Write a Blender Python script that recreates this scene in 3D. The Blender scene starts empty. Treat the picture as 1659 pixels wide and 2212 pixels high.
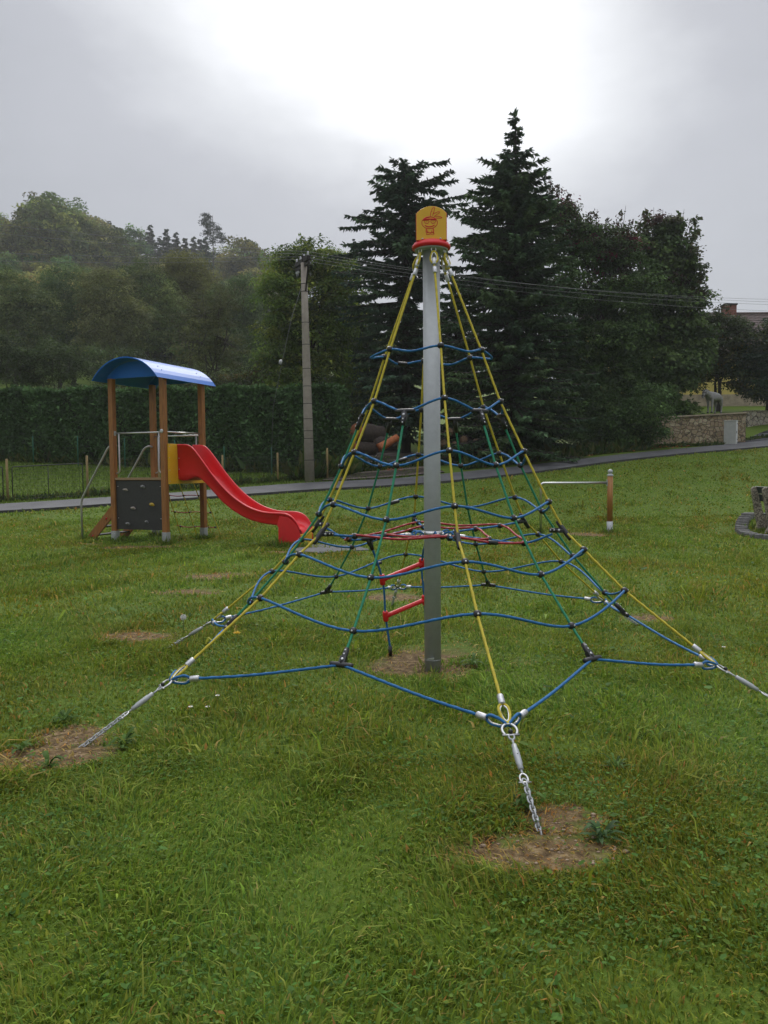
import bpy, math, random
import numpy as np
from mathutils import Vector, Matrix, Quaternion

R = math.radians
rng = np.random.default_rng(11)
random.seed(7)
scene = bpy.context.scene
COL = scene.collection

# ------------------------------------------------------------------ camera
PITCH, ROLL, FOC, CAMH = R(3.2207), R(-0.4157), 1665.1, 1.6
cam_d = bpy.data.cameras.new('camera')
cam = bpy.data.objects.new('camera', cam_d)
COL.objects.link(cam)
cam_d.sensor_fit = 'VERTICAL'
cam_d.sensor_height = 24.0
cam_d.lens = 24.0 * FOC / 2212.0
cam_d.clip_end = 3000
cam_d.clip_start = 0.05
cam.matrix_world = (Matrix.Translation((0, 0, CAMH)) @ Matrix.Rotation(math.pi / 2 - PITCH, 4, 'X')
                    @ Matrix.Rotation(ROLL, 4, 'Z'))
scene.camera = cam

# ------------------------------------------------------------------ world, sun, exposure
SUN_EL, SUN_AZ = R(40), R(4)            # the bright patch of cloud, nearly straight ahead
world = bpy.data.worlds.new('World')
scene.world = world
world.use_nodes = True
wt = world.node_tree
for n in list(wt.nodes):
    wt.nodes.remove(n)


def wn(t, **k):
    n = wt.nodes.new(t)
    for a, b in k.items():
        setattr(n, a, b)
    return n


def wmath(op, a, b=None, clamp=False):
    n = wn('ShaderNodeMath', operation=op)
    n.use_clamp = clamp
    for i, s in enumerate((a, b)):
        if s is None:
            continue
        if isinstance(s, (int, float)):
            n.inputs[i].default_value = s
        else:
            wt.links.new(s, n.inputs[i])
    return n.outputs[0]


sky = wn('ShaderNodeTexSky', sky_type='NISHITA')
sky.sun_disc = False
sky.sun_elevation = SUN_EL
sky.sun_rotation = SUN_AZ
tc = wn('ShaderNodeTexCoord')


def wdot(vec):
    n = wn('ShaderNodeVectorMath', operation='DOT_PRODUCT')
    wt.links.new(tc.outputs['Generated'], n.inputs[0])
    v = Vector(vec).normalized()
    n.inputs[1].default_value = v
    return n.outputs['Value']


def wnoise(scale, detail, rough, stretch, off):
    m = wn('ShaderNodeMapping')
    m.inputs['Scale'].default_value = stretch
    m.inputs['Location'].default_value = off
    m.inputs['Rotation'].default_value = (0, R(-24), 0)
    wt.links.new(tc.outputs['Generated'], m.inputs['Vector'])
    n = wn('ShaderNodeTexNoise')
    n.inputs['Scale'].default_value = scale
    n.inputs['Detail'].default_value = detail
    n.inputs['Roughness'].default_value = rough
    wt.links.new(m.outputs[0], n.inputs['Vector'])
    return n.outputs[0]


def wgauss(vec, k):                      # soft spot of brighter cloud round a direction
    d = wmath('SUBTRACT', 1.0, wdot(vec))
    return wmath('EXPONENT', wmath('MULTIPLY', d, -k))


def skydir(u, v):
    x, y = (u - 829.5) / FOC, (1106 - v) / FOC
    d = Vector((x, math.cos(PITCH) + y * math.sin(PITCH), -math.sin(PITCH) + y * math.cos(PITCH)))
    return d


# the cloud deck: grey all round with a torn brighter lane where the sun stands behind it
n1 = wnoise(2.2, 5, 0.55, (1, 1, 2.2), (3.1, 0.4, 1.7))
n2 = wnoise(6.0, 5, 0.6, (1, 1, 1.8), (0.3, 2.2, 0.9))
rim = skydir(830, 290).cross(skydir(540, 60))          # the torn edge of the darker cloud on the left
if rim.dot(skydir(1200, 100)) < 0:
    rim = -rim
edge = wn('ShaderNodeMapRange', interpolation_type='SMOOTHSTEP')
edge.inputs['From Min'].default_value = -0.09
edge.inputs['From Max'].default_value = 0.10
wt.links.new(wmath('ADD', wdot(rim), wmath('MULTIPLY', wmath('SUBTRACT', n1, 0.5), 0.22)), edge.inputs[0])
lane = wmath('MULTIPLY', wgauss(skydir(850, 110), 31), edge.outputs[0])
inv_ = wmath('SUBTRACT', 1.0, lane)             # soft union, no creases
inv_ = wmath('MULTIPLY', inv_, wmath('SUBTRACT', 1.0, wmath('MULTIPLY', wgauss(skydir(640, -120), 30), 0.75)))
inv_ = wmath('MULTIPLY', inv_, wmath('SUBTRACT', 1.0, wmath('MULTIPLY', wgauss(skydir(1400, 60), 16), 0.2)))
lane = wmath('SUBTRACT', 1.0, inv_)
lane = wmath('ADD', lane, wmath('MULTIPLY', wmath('SUBTRACT', n1, 0.5), 0.42))
lane = wmath('ADD', lane, wmath('MULTIPLY', wmath('SUBTRACT', n2, 0.5), 0.26), True)
ramp = wn('ShaderNodeValToRGB')
wt.links.new(lane, ramp.inputs[0])
cr = ramp.color_ramp
cr.elements[0].position = 0.0
cr.elements[0].color = (0.335, 0.345, 0.377, 1)
cr.elements[1].position = 1.0
cr.elements[1].color = (0.93, 0.945, 0.97, 1)
for p, c in ((0.3, (0.40, 0.41, 0.446)), (0.55, (0.62, 0.635, 0.665)), (0.8, (0.86, 0.875, 0.91))):
    e = cr.elements.new(p)
    e.color = (*c, 1)
mul = wn('ShaderNodeVectorMath', operation='SCALE')
wt.links.new(ramp.outputs[0], mul.inputs[0])
mul.inputs['Scale'].default_value = 10.0
# an overcast sky is brighter overhead than along the horizon
sep = wn('ShaderNodeSeparateXYZ')
wt.links.new(tc.outputs['Generated'], sep.inputs[0])
zen = wn('ShaderNodeMapRange', interpolation_type='SMOOTHSTEP')
zen.inputs['From Min'].default_value = 0.5
zen.inputs['From Max'].default_value = 1.0
zen.inputs['To Min'].default_value = 10.0
zen.inputs['To Max'].default_value = 40.0
wt.links.new(sep.outputs['Z'], zen.inputs[0])
wt.links.new(zen.outputs[0], mul.inputs['Scale'])
mix = wn('ShaderNodeMix', data_type='RGBA')
mix.inputs[0].default_value = 0.95
wt.links.new(sky.outputs[0], mix.inputs[6])
wt.links.new(mul.outputs[0], mix.inputs[7])
bg = wn('ShaderNodeBackground')
bg.inputs['Strength'].default_value = 0.1
wt.links.new(mix.outputs[2], bg.inputs['Color'])
wo = wn('ShaderNodeOutputWorld')
wt.links.new(bg.outputs[0], wo.inputs['Surface'])

sun_d = bpy.data.lights.new('sun', 'SUN')
sun_d.energy = 1.1
sun_d.angle = R(25)
sun_d.color = (1.0, 0.96, 0.9)
sun = bpy.data.objects.new('sun', sun_d)
COL.objects.link(sun)
sdir = Vector((math.sin(SUN_AZ) * math.cos(SUN_EL), math.cos(SUN_AZ) * math.cos(SUN_EL), math.sin(SUN_EL)))
sun.rotation_euler = sdir.to_track_quat('Z', 'Y').to_euler()

scene.view_settings.view_transform = 'Standard'
scene.view_settings.look = 'None'
scene.view_settings.gamma = 1
scene.view_settings.use_curve_mapping = False
scene.view_settings.exposure = 0.45
scene.cycles.use_denoising = True
scene.cycles.max_bounces = 6
scene.cycles.diffuse_bounces = 3
scene.cycles.glossy_bounces = 3
scene.cycles.transmission_bounces = 3
scene.cycles.volume_bounces = 1
scene.cycles.transparent_max_bounces = 6


# ------------------------------------------------------------------ helpers: where things stand
def ray(u, v):                           # direction of a sight line, in the photo's 1659 x 2212 frame
    cr_, sr_ = math.cos(ROLL), math.sin(ROLL)
    du, dv = u - 829.5, v - 1106
    uu, w = du * cr_ + dv * sr_, -du * sr_ + dv * cr_
    return Vector((uu / FOC, math.cos(PITCH) - (w / FOC) * math.sin(PITCH), -math.sin(PITCH) - (w / FOC) * math.cos(PITCH)))


def at(u, v, Y):                         # the point on a sight line that stands Y metres away
    d = ray(u, v)
    return Vector((0, 0, CAMH)) + d * (Y / d.y)


def flat(u, v):
    d = ray(u, v)
    return Vector((0, 0, CAMH)) + d * (-CAMH / d.z)


# ------------------------------------------------------------------ helpers: meshes
class MB:
    def __init__(s):
        s.v, s.f, s.m, s.sm = [], [], [], []

    def add(s, vs, fs, mi=0, smooth=False):
        o = len(s.v)
        s.v += [tuple(p) for p in vs]
        s.f += [tuple(i + o for i in f) for f in fs]
        s.m += [mi] * len(fs)
        s.sm += [smooth] * len(fs)

    def box(s, c, size, rot=None, mi=0):
        hx, hy, hz = size[0] / 2, size[1] / 2, size[2] / 2
        vs = [Vector((x, y, z)) for x in (-hx, hx) for y in (-hy, hy) for z in (-hz, hz)]
        if rot is not None:
            vs = [rot @ p for p in vs]
        c = Vector(c)
        s.add([c + p for p in vs], [(0, 1, 3, 2), (4, 6, 7, 5), (0, 4, 5, 1), (2, 3, 7, 6), (0, 2, 6, 4), (1, 5, 7, 3)], mi)

    def bar(s, a, b, w, h, up=(0, 0, 1), mi=0):   # a beam from a to b
        a, b = Vector(a), Vector(b)
        d = (b - a)
        z = d.normalized()
        x = Vector(up).cross(z)
        if x.length < 1e-4:
            x = Vector((1, 0, 0)).cross(z)
        x.normalize()
        y = z.cross(x)
        m = Matrix((x, y, z)).transposed()
        s.box((a + b) / 2, (w, h, d.length), m, mi)

    def tube(s, pts, r, n=10, cap=True, mi=0, twist=None, closed=False, smooth=True):
        pts = [Vector(p) for p in pts]
        N = len(pts)
        rs = r if isinstance(r, (list, tuple)) else [r] * N
        T = []
        for i in range(N):
            if closed:
                t = pts[(i + 1) % N] - pts[i - 1]
            else:
                t = pts[min(i + 1, N - 1)] - pts[max(i - 1, 0)]
            T.append(t.normalized() if t.length > 1e-9 else Vector((0, 0, 1)))
        ref = Vector((0, 0, 1)) if abs(T[0].z) < 0.9 else Vector((1, 0, 0))
        x = T[0].cross(ref).normalized()
        vs, dist = [], 0.0
        for i in range(N):
            if i:
                q = T[i - 1].rotation_difference(T[i])
                x = q @ x
                dist += (pts[i] - pts[i - 1]).length
            x = (x - T[i] * x.dot(T[i])).normalized()
            y = T[i].cross(x)
            for k in range(n):
                a = 2 * math.pi * k / n
                rr = rs[i]
                if twist:
                    rr *= 1 + twist[1] * math.cos(twist[0] * a - 2 * math.pi * dist / twist[2])
                vs.append(pts[i] + x * (math.cos(a) * rr) + y * (math.sin(a) * rr))
        fs = []
        for i in range(N if closed else N - 1):
            j = (i + 1) % N
            for k in range(n):
                l = (k + 1) % n
                fs.append((i * n + k, i * n + l, j * n + l, j * n + k))
        if cap and not closed:
            fs.append(tuple(range(n - 1, -1, -1)))
            fs.append(tuple((N - 1) * n + k for k in range(n)))
        s.add(vs, fs, mi, smooth)

    def lathe(s, prof, c, n=20, axis=(0, 0, 1), mi=0, smooth=True):  # prof: (radius, height)
        q = Vector((0, 0, 1)).rotation_difference(Vector(axis).normalized())
        c = Vector(c)
        vs = []
        for r_, h in prof:
            for k in range(n):
                a = 2 * math.pi * k / n
                vs.append(c + q @ Vector((r_ * math.cos(a), r_ * math.sin(a), h)))
        fs = []
        for i in range(len(prof) - 1):
            for k in range(n):
                l = (k + 1) % n
                fs.append((i * n + k, i * n + l, (i + 1) * n + l, (i + 1) * n + k))
        fs.append(tuple(range(n - 1, -1, -1)))
        fs.append(tuple((len(prof) - 1) * n + k for k in range(n)))
        s.add(vs, fs, mi, smooth)

    def ball(s, c, r, n=14, sq=(1, 1, 1), mi=0):
        vs, fs = [], []
        m = n // 2
        c = Vector(c)
        for i in range(1, m):
            t = math.pi * i / m
            for k in range(n):
                a = 2 * math.pi * k / n
                vs.append(c + Vector((r * math.sin(t) * math.cos(a) * sq[0], r * math.sin(t) * math.sin(a) * sq[1], r * math.cos(t) * sq[2])))
        top, bot = len(vs), len(vs) + 1
        vs += [c + Vector((0, 0, r * sq[2])), c - Vector((0, 0, r * sq[2]))]
        for i in range(m - 2):
            for k in range(n):
                l = (k + 1) % n
                fs.append((i * n + k, (i + 1) * n + k, (i + 1) * n + l, i * n + l))
        for k in range(n):
            l = (k + 1) % n
            fs.append((top, k, l))
            fs.append((bot, (m - 2) * n + l, (m - 2) * n + k))
        s.add(vs, fs, mi, True)

    def prism(s, outline, f, depth, mi=0):   # outline (a, b) -> f(a, b, t), t = 0 .. depth
        n = len(outline)
        vs = [f(a, b, 0) for a, b in outline] + [f(a, b, depth) for a, b in outline]
        fs = [tuple(range(n - 1, -1, -1)), tuple(range(n, 2 * n))]
        for k in range(n):
            l = (k + 1) % n
            fs.append((k, l, n + l, n + k))
        s.add(vs, fs, mi)

    def build(s, name, mats, parent=None, bevel=0, seg=2, mat=None):
        me = bpy.data.meshes.new(name)
        me.from_pydata(s.v, [], s.f)
        if not isinstance(mats, (list, tuple)):
            mats = [mats]
        for m in mats:
            me.materials.append(m)
        me.polygons.foreach_set('material_index', s.m)
        me.polygons.foreach_set('use_smooth', s.sm)
        me.update()
        o = bpy.data.objects.new(name, me)
        COL.objects.link(o)
        if parent:
            o.parent = parent
        if bevel:
            b = o.modifiers.new('bevel', 'BEVEL')
            b.width = bevel
            b.segments = seg
            b.limit_method = 'ANGLE'
            b.angle_limit = R(50)
        return o


def fast_mesh(name, verts, faces, mats, colors=None, parent=None, mat_idx=None, smooth=False):
    """verts (N,3); faces: list of (M,k) index arrays; colors: per-vertex (N,3)"""
    me = bpy.data.meshes.new(name)
    verts = np.asarray(verts, np.float32)
    me.vertices.add(len(verts))
    me.vertices.foreach_set('co', verts.ravel())
    loops = np.concatenate([f.ravel() for f in faces]).astype(np.int32)
    tot = np.concatenate([np.full(len(f), f.shape[1], np.int32) for f in faces])
    start = np.concatenate([[0], np.cumsum(tot)[:-1]]).astype(np.int32)
    me.loops.add(len(loops))
    me.loops.foreach_set('vertex_index', loops)
    me.polygons.add(len(tot))
    me.polygons.foreach_set('loop_start', start)
    me.polygons.foreach_set('loop_total', tot)
    if smooth:
        me.polygons.foreach_set('use_smooth', np.ones(len(tot), bool))
    if not isinstance(mats, (list, tuple)):
        mats = [mats]
    for m in mats:
        me.materials.append(m)
    if colors is not None:
        at_ = me.attributes.new('Col', 'FLOAT_COLOR', 'POINT')
        c4 = np.ones((len(verts), 4), np.float32)
        c4[:, :3] = colors
        at_.data.foreach_set('color', c4.ravel())
    me.update(calc_edges=True)
    me.validate()
    o = bpy.data.objects.new(name, me)
    COL.objects.link(o)
    if parent:
        o.parent = parent
    return o


def tag(o, label=None, cat=None, group=None, kind=None):
    if label:
        o['label'] = label
    if cat:
        o['category'] = cat
    if group:
        o['group'] = group
    if kind:
        o['kind'] = kind
    return o


def empty(name, loc=(0, 0, 0), rz=0, label=None, cat=None, group=None):
    o = bpy.data.objects.new(name, None)
    o.empty_display_size = 0.2
    COL.objects.link(o)
    o.location = loc
    o.rotation_euler = (0, 0, rz)
    return tag(o, label, cat, group)


def kids(o):
    return [c for c in bpy.data.objects if c.parent == o]


def copy_tree(o, parent=None, tree=None):
    c = o.copy()
    COL.objects.link(c)
    c.parent = parent
    for ch in (tree or kids)(o):
        copy_tree(ch, c, tree)
    return c


def spline(pts, step=0.03, closed=False):   # Catmull-Rom through points
    P = [np.array(p, float) for p in pts]
    n = len(P)
    out = []
    for i in range(n if closed else n - 1):
        if closed:
            p0, p1, p2, p3 = P[i - 1], P[i], P[(i + 1) % n], P[(i + 2) % n]
        else:
            p1, p2 = P[i], P[i + 1]
            p0 = P[i - 1] if i else 2 * p1 - p2
            p3 = P[i + 2] if i + 2 < n else 2 * p2 - p1
        m = max(2, int(np.linalg.norm(p2 - p1) / step))
        for k in range(m):
            t = k / m
            out.append(0.5 * ((2 * p1) + (-p0 + p2) * t + (2 * p0 - 5 * p1 + 4 * p2 - p3) * t * t + (-p0 + 3 * p1 - 3 * p2 + p3) * t ** 3))
    if not closed:
        out.append(P[-1])
    return [Vector(p) for p in out]


def lerp_line(pts, step=0.02):
    out = []
    for a, b in zip(pts[:-1], pts[1:]):
        a, b = Vector(a), Vector(b)
        m = max(1, int((b - a).length / step))
        out += [a.lerp(b, k / m) for k in range(m)]
    return out + [Vector(pts[-1])]


# ------------------------------------------------------------------ helpers: materials
def new_mat(name):
    m = bpy.data.materials.new(name)
    m.use_nodes = True
    return m, m.node_tree, m.node_tree.nodes['Principled BSDF']


def pm(name, c1, c2=None, scale=8.0, rough=0.5, metal=0.0, bump=0.0, bscale=None, stretch=(1, 1, 1), rvar=0.0, spec=0.5, detail=5, lo=0.35, hi=0.65, world_co=False):
    m, t, b = new_mat(name)
    L = t.links
    b.inputs['Roughness'].default_value = rough
    b.inputs['Metallic'].default_value = metal
    b.inputs['Specular IOR Level'].default_value = spec
    c2 = c2 or tuple(x * 0.75 for x in c1)
    tc_ = t.nodes.new('ShaderNodeTexCoord')
    mp = t.nodes.new('ShaderNodeMapping')
    mp.inputs['Scale'].default_value = stretch
    L.new(tc_.outputs['Object'], mp.inputs[0])
    no = t.nodes.new('ShaderNodeTexNoise')
    no.inputs['Scale'].default_value = scale
    no.inputs['Detail'].default_value = detail
    no.inputs['Roughness'].default_value = 0.6
    L.new(mp.outputs[0], no.inputs['Vector'])
    rp = t.nodes.new('ShaderNodeValToRGB')
    rp.color_ramp.elements[0].position = lo
    rp.color_ramp.elements[1].position = hi
    rp.color_ramp.elements[0].color = (*c2, 1)
    rp.color_ramp.elements[1].color = (*c1, 1)
    L.new(no.outputs[0], rp.inputs[0])
    L.new(rp.outputs[0], b.inputs['Base Color'])
    if rvar:
        mr = t.nodes.new('ShaderNodeMapRange')
        mr.inputs['To Min'].default_value = rough - rvar
        mr.inputs['To Max'].default_value = rough + rvar
        L.new(no.outputs[0], mr.inputs[0])
        L.new(mr.outputs[0], b.inputs['Roughness'])
    if bump:
        n2_ = t.nodes.new('ShaderNodeTexNoise')
        n2_.inputs['Scale'].default_value = bscale or scale * 4
        n2_.inputs['Detail'].default_value = 4
        L.new(mp.outputs[0], n2_.inputs['Vector'])
        bp = t.nodes.new('ShaderNodeBump')
        bp.inputs['Strength'].default_value = bump
        bp.inputs['Distance'].default_value = 0.02
        L.new(n2_.outputs[0], bp.inputs['Height'])
        L.new(bp.outputs[0], b.inputs['Normal'])
    return m


def leaf_mat(name, rough=0.5, transl=0.25, var=0.0, spec=0.35):
    m, t, b = new_mat(name)
    L = t.links
    a = t.nodes.new('ShaderNodeAttribute')
    a.attribute_name = 'Col'
    src = a.outputs['Color']
    if var:                                  # each tree its own tone
        oi = t.nodes.new('ShaderNodeObjectInfo')
        hs = t.nodes.new('ShaderNodeHueSaturation')
        mh = t.nodes.new('ShaderNodeMapRange')
        mh.inputs['To Min'].default_value = 0.5 - 0.055 * var
        mh.inputs['To Max'].default_value = 0.5 + 0.04 * var
        L.new(oi.outputs['Random'], mh.inputs[0])
        L.new(mh.outputs[0], hs.inputs['Hue'])
        w = t.nodes.new('ShaderNodeTexWhiteNoise')
        w.noise_dimensions = '1D'
        L.new(oi.outputs['Random'], w.inputs['W'])
        mv = t.nodes.new('ShaderNodeMapRange')
        mv.inputs['To Min'].default_value = 1 - 0.4 * var
        mv.inputs['To Max'].default_value = 1 + 0.5 * var
        L.new(w.outputs['Value'], mv.inputs[0])
        L.new(mv.outputs[0], hs.inputs['Value'])
        L.new(src, hs.inputs['Color'])
        src = hs.outputs[0]
    L.new(src, b.inputs['Base Color'])
    b.inputs['Roughness'].default_value = rough
    b.inputs['Specular IOR Level'].default_value = spec
    if transl:
        tr = t.nodes.new('ShaderNodeBsdfTranslucent')
        L.new(src, tr.inputs[0])
        mx = t.nodes.new('ShaderNodeMixShader')
        mx.inputs[0].default_value = transl
        L.new(b.outputs[0], mx.inputs[1])
        L.new(tr.outputs[0], mx.inputs[2])
        L.new(mx.outputs[0], t.nodes['Material Output'].inputs['Surface'])
    return m


M = {}
M['yellow_rope'] = pm('yellow_rope', (0.58, 0.47, 0.03), (0.44, 0.35, 0.025), 30, 0.65, bump=0.3, bscale=400)
M['blue_rope'] = pm('blue_rope', (0.010, 0.145, 0.36), (0.006, 0.10, 0.27), 30, 0.65, bump=0.3, bscale=400)
M['green_rope'] = pm('green_rope', (0.015, 0.24, 0.115), (0.010, 0.17, 0.085), 30, 0.65, bump=0.3, bscale=400)
M['red_rope'] = pm('red_rope', (0.42, 0.022, 0.03), (0.32, 0.016, 0.022), 30, 0.5, bump=0.3, bscale=400)
M['galv'] = pm('galvanised_steel', (0.40, 0.415, 0.415), (0.36, 0.373, 0.373), 18, 0.42, 0.25, rvar=0.05, bump=0.04)
M['steel'] = pm('stainless_steel', (0.62, 0.62, 0.6), (0.5, 0.5, 0.49), 30, 0.28, 0.95)
M['dull_steel'] = pm('brushed_tube_steel', (0.46, 0.45, 0.43), (0.36, 0.35, 0.34), 20, 0.36, 0.6)
M['alu'] = pm('aluminium_ferrule', (0.62, 0.62, 0.62), (0.45, 0.45, 0.45), 60, 0.38, 0.75, bump=0.2, bscale=160)
M['black'] = pm('black_plastic', (0.018, 0.018, 0.019), (0.010, 0.010, 0.011), 40, 0.38, bump=0.05)
M['screw'] = pm('screw_steel', (0.6, 0.6, 0.6), (0.5, 0.5, 0.5), 40, 0.35, 0.8)
M['red_plastic'] = pm('red_moulded_plastic', (0.66, 0.012, 0.017), (0.57, 0.009, 0.014), 3, 0.36, rvar=0.08, bump=0.02, bscale=60)
M['yellow_plastic'] = pm('yellow_plastic', (0.72, 0.41, 0.02), (0.66, 0.37, 0.015), 6, 0.42, rvar=0.06)
M['wood'] = pm('stained_timber', (0.34, 0.14, 0.030), (0.20, 0.075, 0.017), 5, 0.55, stretch=(9, 9, 0.8), bump=0.25, bscale=16)
M['wood2'] = pm('stained_round_timber', (0.36, 0.155, 0.03), (0.25, 0.10, 0.02), 5, 0.5, stretch=(9, 9, 0.8), bump=0.2, bscale=16)
M['roof_blue'] = pm('blue_sheet', (0.02, 0.145, 0.52), (0.018, 0.13, 0.47), 1.5, 0.36, spec=0.12)
M['panel_dark'] = pm('phenolic_panel', (0.032, 0.031, 0.03), (0.022, 0.021, 0.02), 22, 0.5, bump=0.15, bscale=240)
M['hold'] = pm('resin_hold_grey', (0.2, 0.2, 0.19), (0.10, 0.10, 0.10), 18, 0.6, bump=0.3)
M['hold_y'] = pm('resin_hold_yellow', (0.5, 0.34, 0.03), (0.38, 0.25, 0.02), 18, 0.6)
M['hold_w'] = pm('resin_hold_pale', (0.38, 0.33, 0.28), (0.22, 0.18, 0.15), 18, 0.6)
M['ply_edge'] = pm('plywood_edge', (0.36, 0.24, 0.12), (0.2, 0.12, 0.06), 30, 0.6, stretch=(1, 1, 20))
M['concrete'] = pm('pole_concrete', (0.30, 0.265, 0.22), (0.23, 0.20, 0.165), 4, 0.85, bump=0.25, bscale=40)
M['aged_concrete'] = pm('lichened_concrete', (0.36, 0.32, 0.24), (0.09, 0.075, 0.055), 26, 0.9, bump=0.8, bscale=60, lo=0.42, hi=0.58)
M['dark_iron'] = pm('weathered_iron', (0.035, 0.028, 0.024), (0.02, 0.017, 0.016), 20, 0.7, 0.3)
M['porcelain'] = pm('porcelain', (0.55, 0.55, 0.56), (0.42, 0.42, 0.43), 10, 0.25)
M['wire'] = pm('overhead_wire', (0.22, 0.22, 0.22), (0.16, 0.16, 0.16), 10, 0.5, 0.4)
M['fence_wood'] = pm('fence_stake', (0.34, 0.25, 0.10), (0.2, 0.14, 0.06), 9, 0.75, stretch=(4, 4, 0.6))
M['fence_green'] = pm('green_fence_post', (0.03, 0.16, 0.10), (0.02, 0.11, 0.07), 9, 0.5)
M['fence_wire'] = pm('fence_wire', (0.05, 0.05, 0.045), (0.03, 0.03, 0.03), 9, 0.6, 0.3)
M['bark'] = pm('tree_bark', (0.045, 0.034, 0.025), (0.02, 0.015, 0.012), 7, 0.9, stretch=(3, 3, 0.7), bump=0.6)
M['log_bark'] = pm('log_bark', (0.06, 0.042, 0.03), (0.025, 0.018, 0.014), 10, 0.9, bump=0.8)
M['log_red'] = pm('fresh_cut_red_wood', (0.42, 0.13, 0.035), (0.26, 0.07, 0.02), 9, 0.7, bump=0.3)
M['log_pale'] = pm('weathered_shaded_cut_wood', (0.22, 0.135, 0.07), (0.09, 0.055, 0.03), 14, 0.8, bump=0.3)  # cut ends toned down in colour for the shadow the pile lies in
M['asphalt'] = pm('wet_asphalt', (0.115, 0.115, 0.118), (0.068, 0.068, 0.07), 1.3, 0.6, rvar=0.12, spec=0.3, bump=0.4, bscale=220)
M['kerb'] = pm('shadow_toned_kerb', (0.05, 0.048, 0.045), (0.028, 0.027, 0.025), 6, 0.8, bump=0.4)  # the shadow along the path's lower edge is put into this dark colour
M['gravel'] = pm('drive_gravel', (0.13, 0.10, 0.08), (0.075, 0.058, 0.045), 5, 0.7, bump=0.5, bscale=90)
M['rubber'] = pm('grey_rubber_mat', (0.105, 0.108, 0.112), (0.08, 0.082, 0.086), 6, 0.75, spec=0.25)
M['cabinet'] = pm('cabinet_grey', (0.42, 0.43, 0.39), (0.36, 0.37, 0.34), 5, 0.5)
M['house_wall'] = pm('yellow_render', (0.62, 0.50, 0.14), (0.52, 0.42, 0.12), 3, 0.9, bump=0.2)
M['plinth'] = pm('pale_stone_plinth', (0.40, 0.33, 0.23), (0.26, 0.21, 0.15), 3, 0.9, bump=0.4)
M['glass'] = pm('dark_window_glass', (0.02, 0.025, 0.03), (0.015, 0.018, 0.02), 2, 0.12)
M['white_frame'] = pm('white_window_frame', (0.6, 0.6, 0.58), (0.5, 0.5, 0.48), 5, 0.5)
M['pony'] = pm('grey_coat', (0.27, 0.262, 0.25), (0.17, 0.165, 0.157), 16, 0.75, bump=0.2)
M['pony_dark'] = pm('dark_mane', (0.055, 0.052, 0.05), (0.03, 0.03, 0.03), 30, 0.8)
M['leather'] = pm('dark_halter', (0.02, 0.018, 0.016), (0.012, 0.011, 0.01), 20, 0.6)
M['slat'] = pm('dark_green_slat', (0.022, 0.038, 0.033), (0.013, 0.022, 0.02), 9, 0.5, stretch=(1, 6, 6))
M['edging'] = pm('edging_stone', (0.19, 0.185, 0.175), (0.10, 0.098, 0.09), 12, 0.85, bump=0.4)
M['leaf'] = leaf_mat('leaf', 0.6, 0.4, spec=0.18)
M['needle'] = leaf_mat('needle', 0.7, 0.25, spec=0.1)
M['hill_leaf'] = leaf_mat('hill_leaf', 0.8, 0.42, var=1.5, spec=0.08)
M['grass'] = leaf_mat('grass_blade', 0.6, 0.4, spec=0.15)
M['petal_y'] = pm('dandelion_petal', (0.75, 0.50, 0.02), (0.65, 0.4, 0.015), 60, 0.6)
M['petal_w'] = pm('white_petal', (0.72, 0.72, 0.70), (0.6, 0.6, 0.58), 60, 0.6)
M['stem'] = pm('flower_stem', (0.10, 0.13, 0.04), (0.07, 0.10, 0.03), 30, 0.6)


def brick_mat(name, c1, c2, mortar, scale, bw, rh, rough=0.85):
    m, t, b = new_mat(name)
    L = t.links
    tc_ = t.nodes.new('ShaderNodeTexCoord')
    br = t.nodes.new('ShaderNodeTexBrick')
    br.inputs['Color1'].default_value = (*c1, 1)
    br.inputs['Color2'].default_value = (*c2, 1)
    br.inputs['Mortar'].default_value = (*mortar, 1)
    br.inputs['Scale'].default_value = scale
    br.inputs['Brick Width'].default_value = bw
    br.inputs['Row Height'].default_value = rh
    br.inputs['Mortar Size'].default_value = 0.012
    mp = t.nodes.new('ShaderNodeMapping')
    mp.inputs['Rotation'].default_value = (R(90), 0, 0)
    L.new(tc_.outputs['Object'], mp.inputs[0])
    L.new(mp.outputs[0], br.inputs['Vector'])
    L.new(br.outputs[0], b.inputs['Base Color'])
    b.inputs['Roughness'].default_value = rough
    return m


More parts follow.
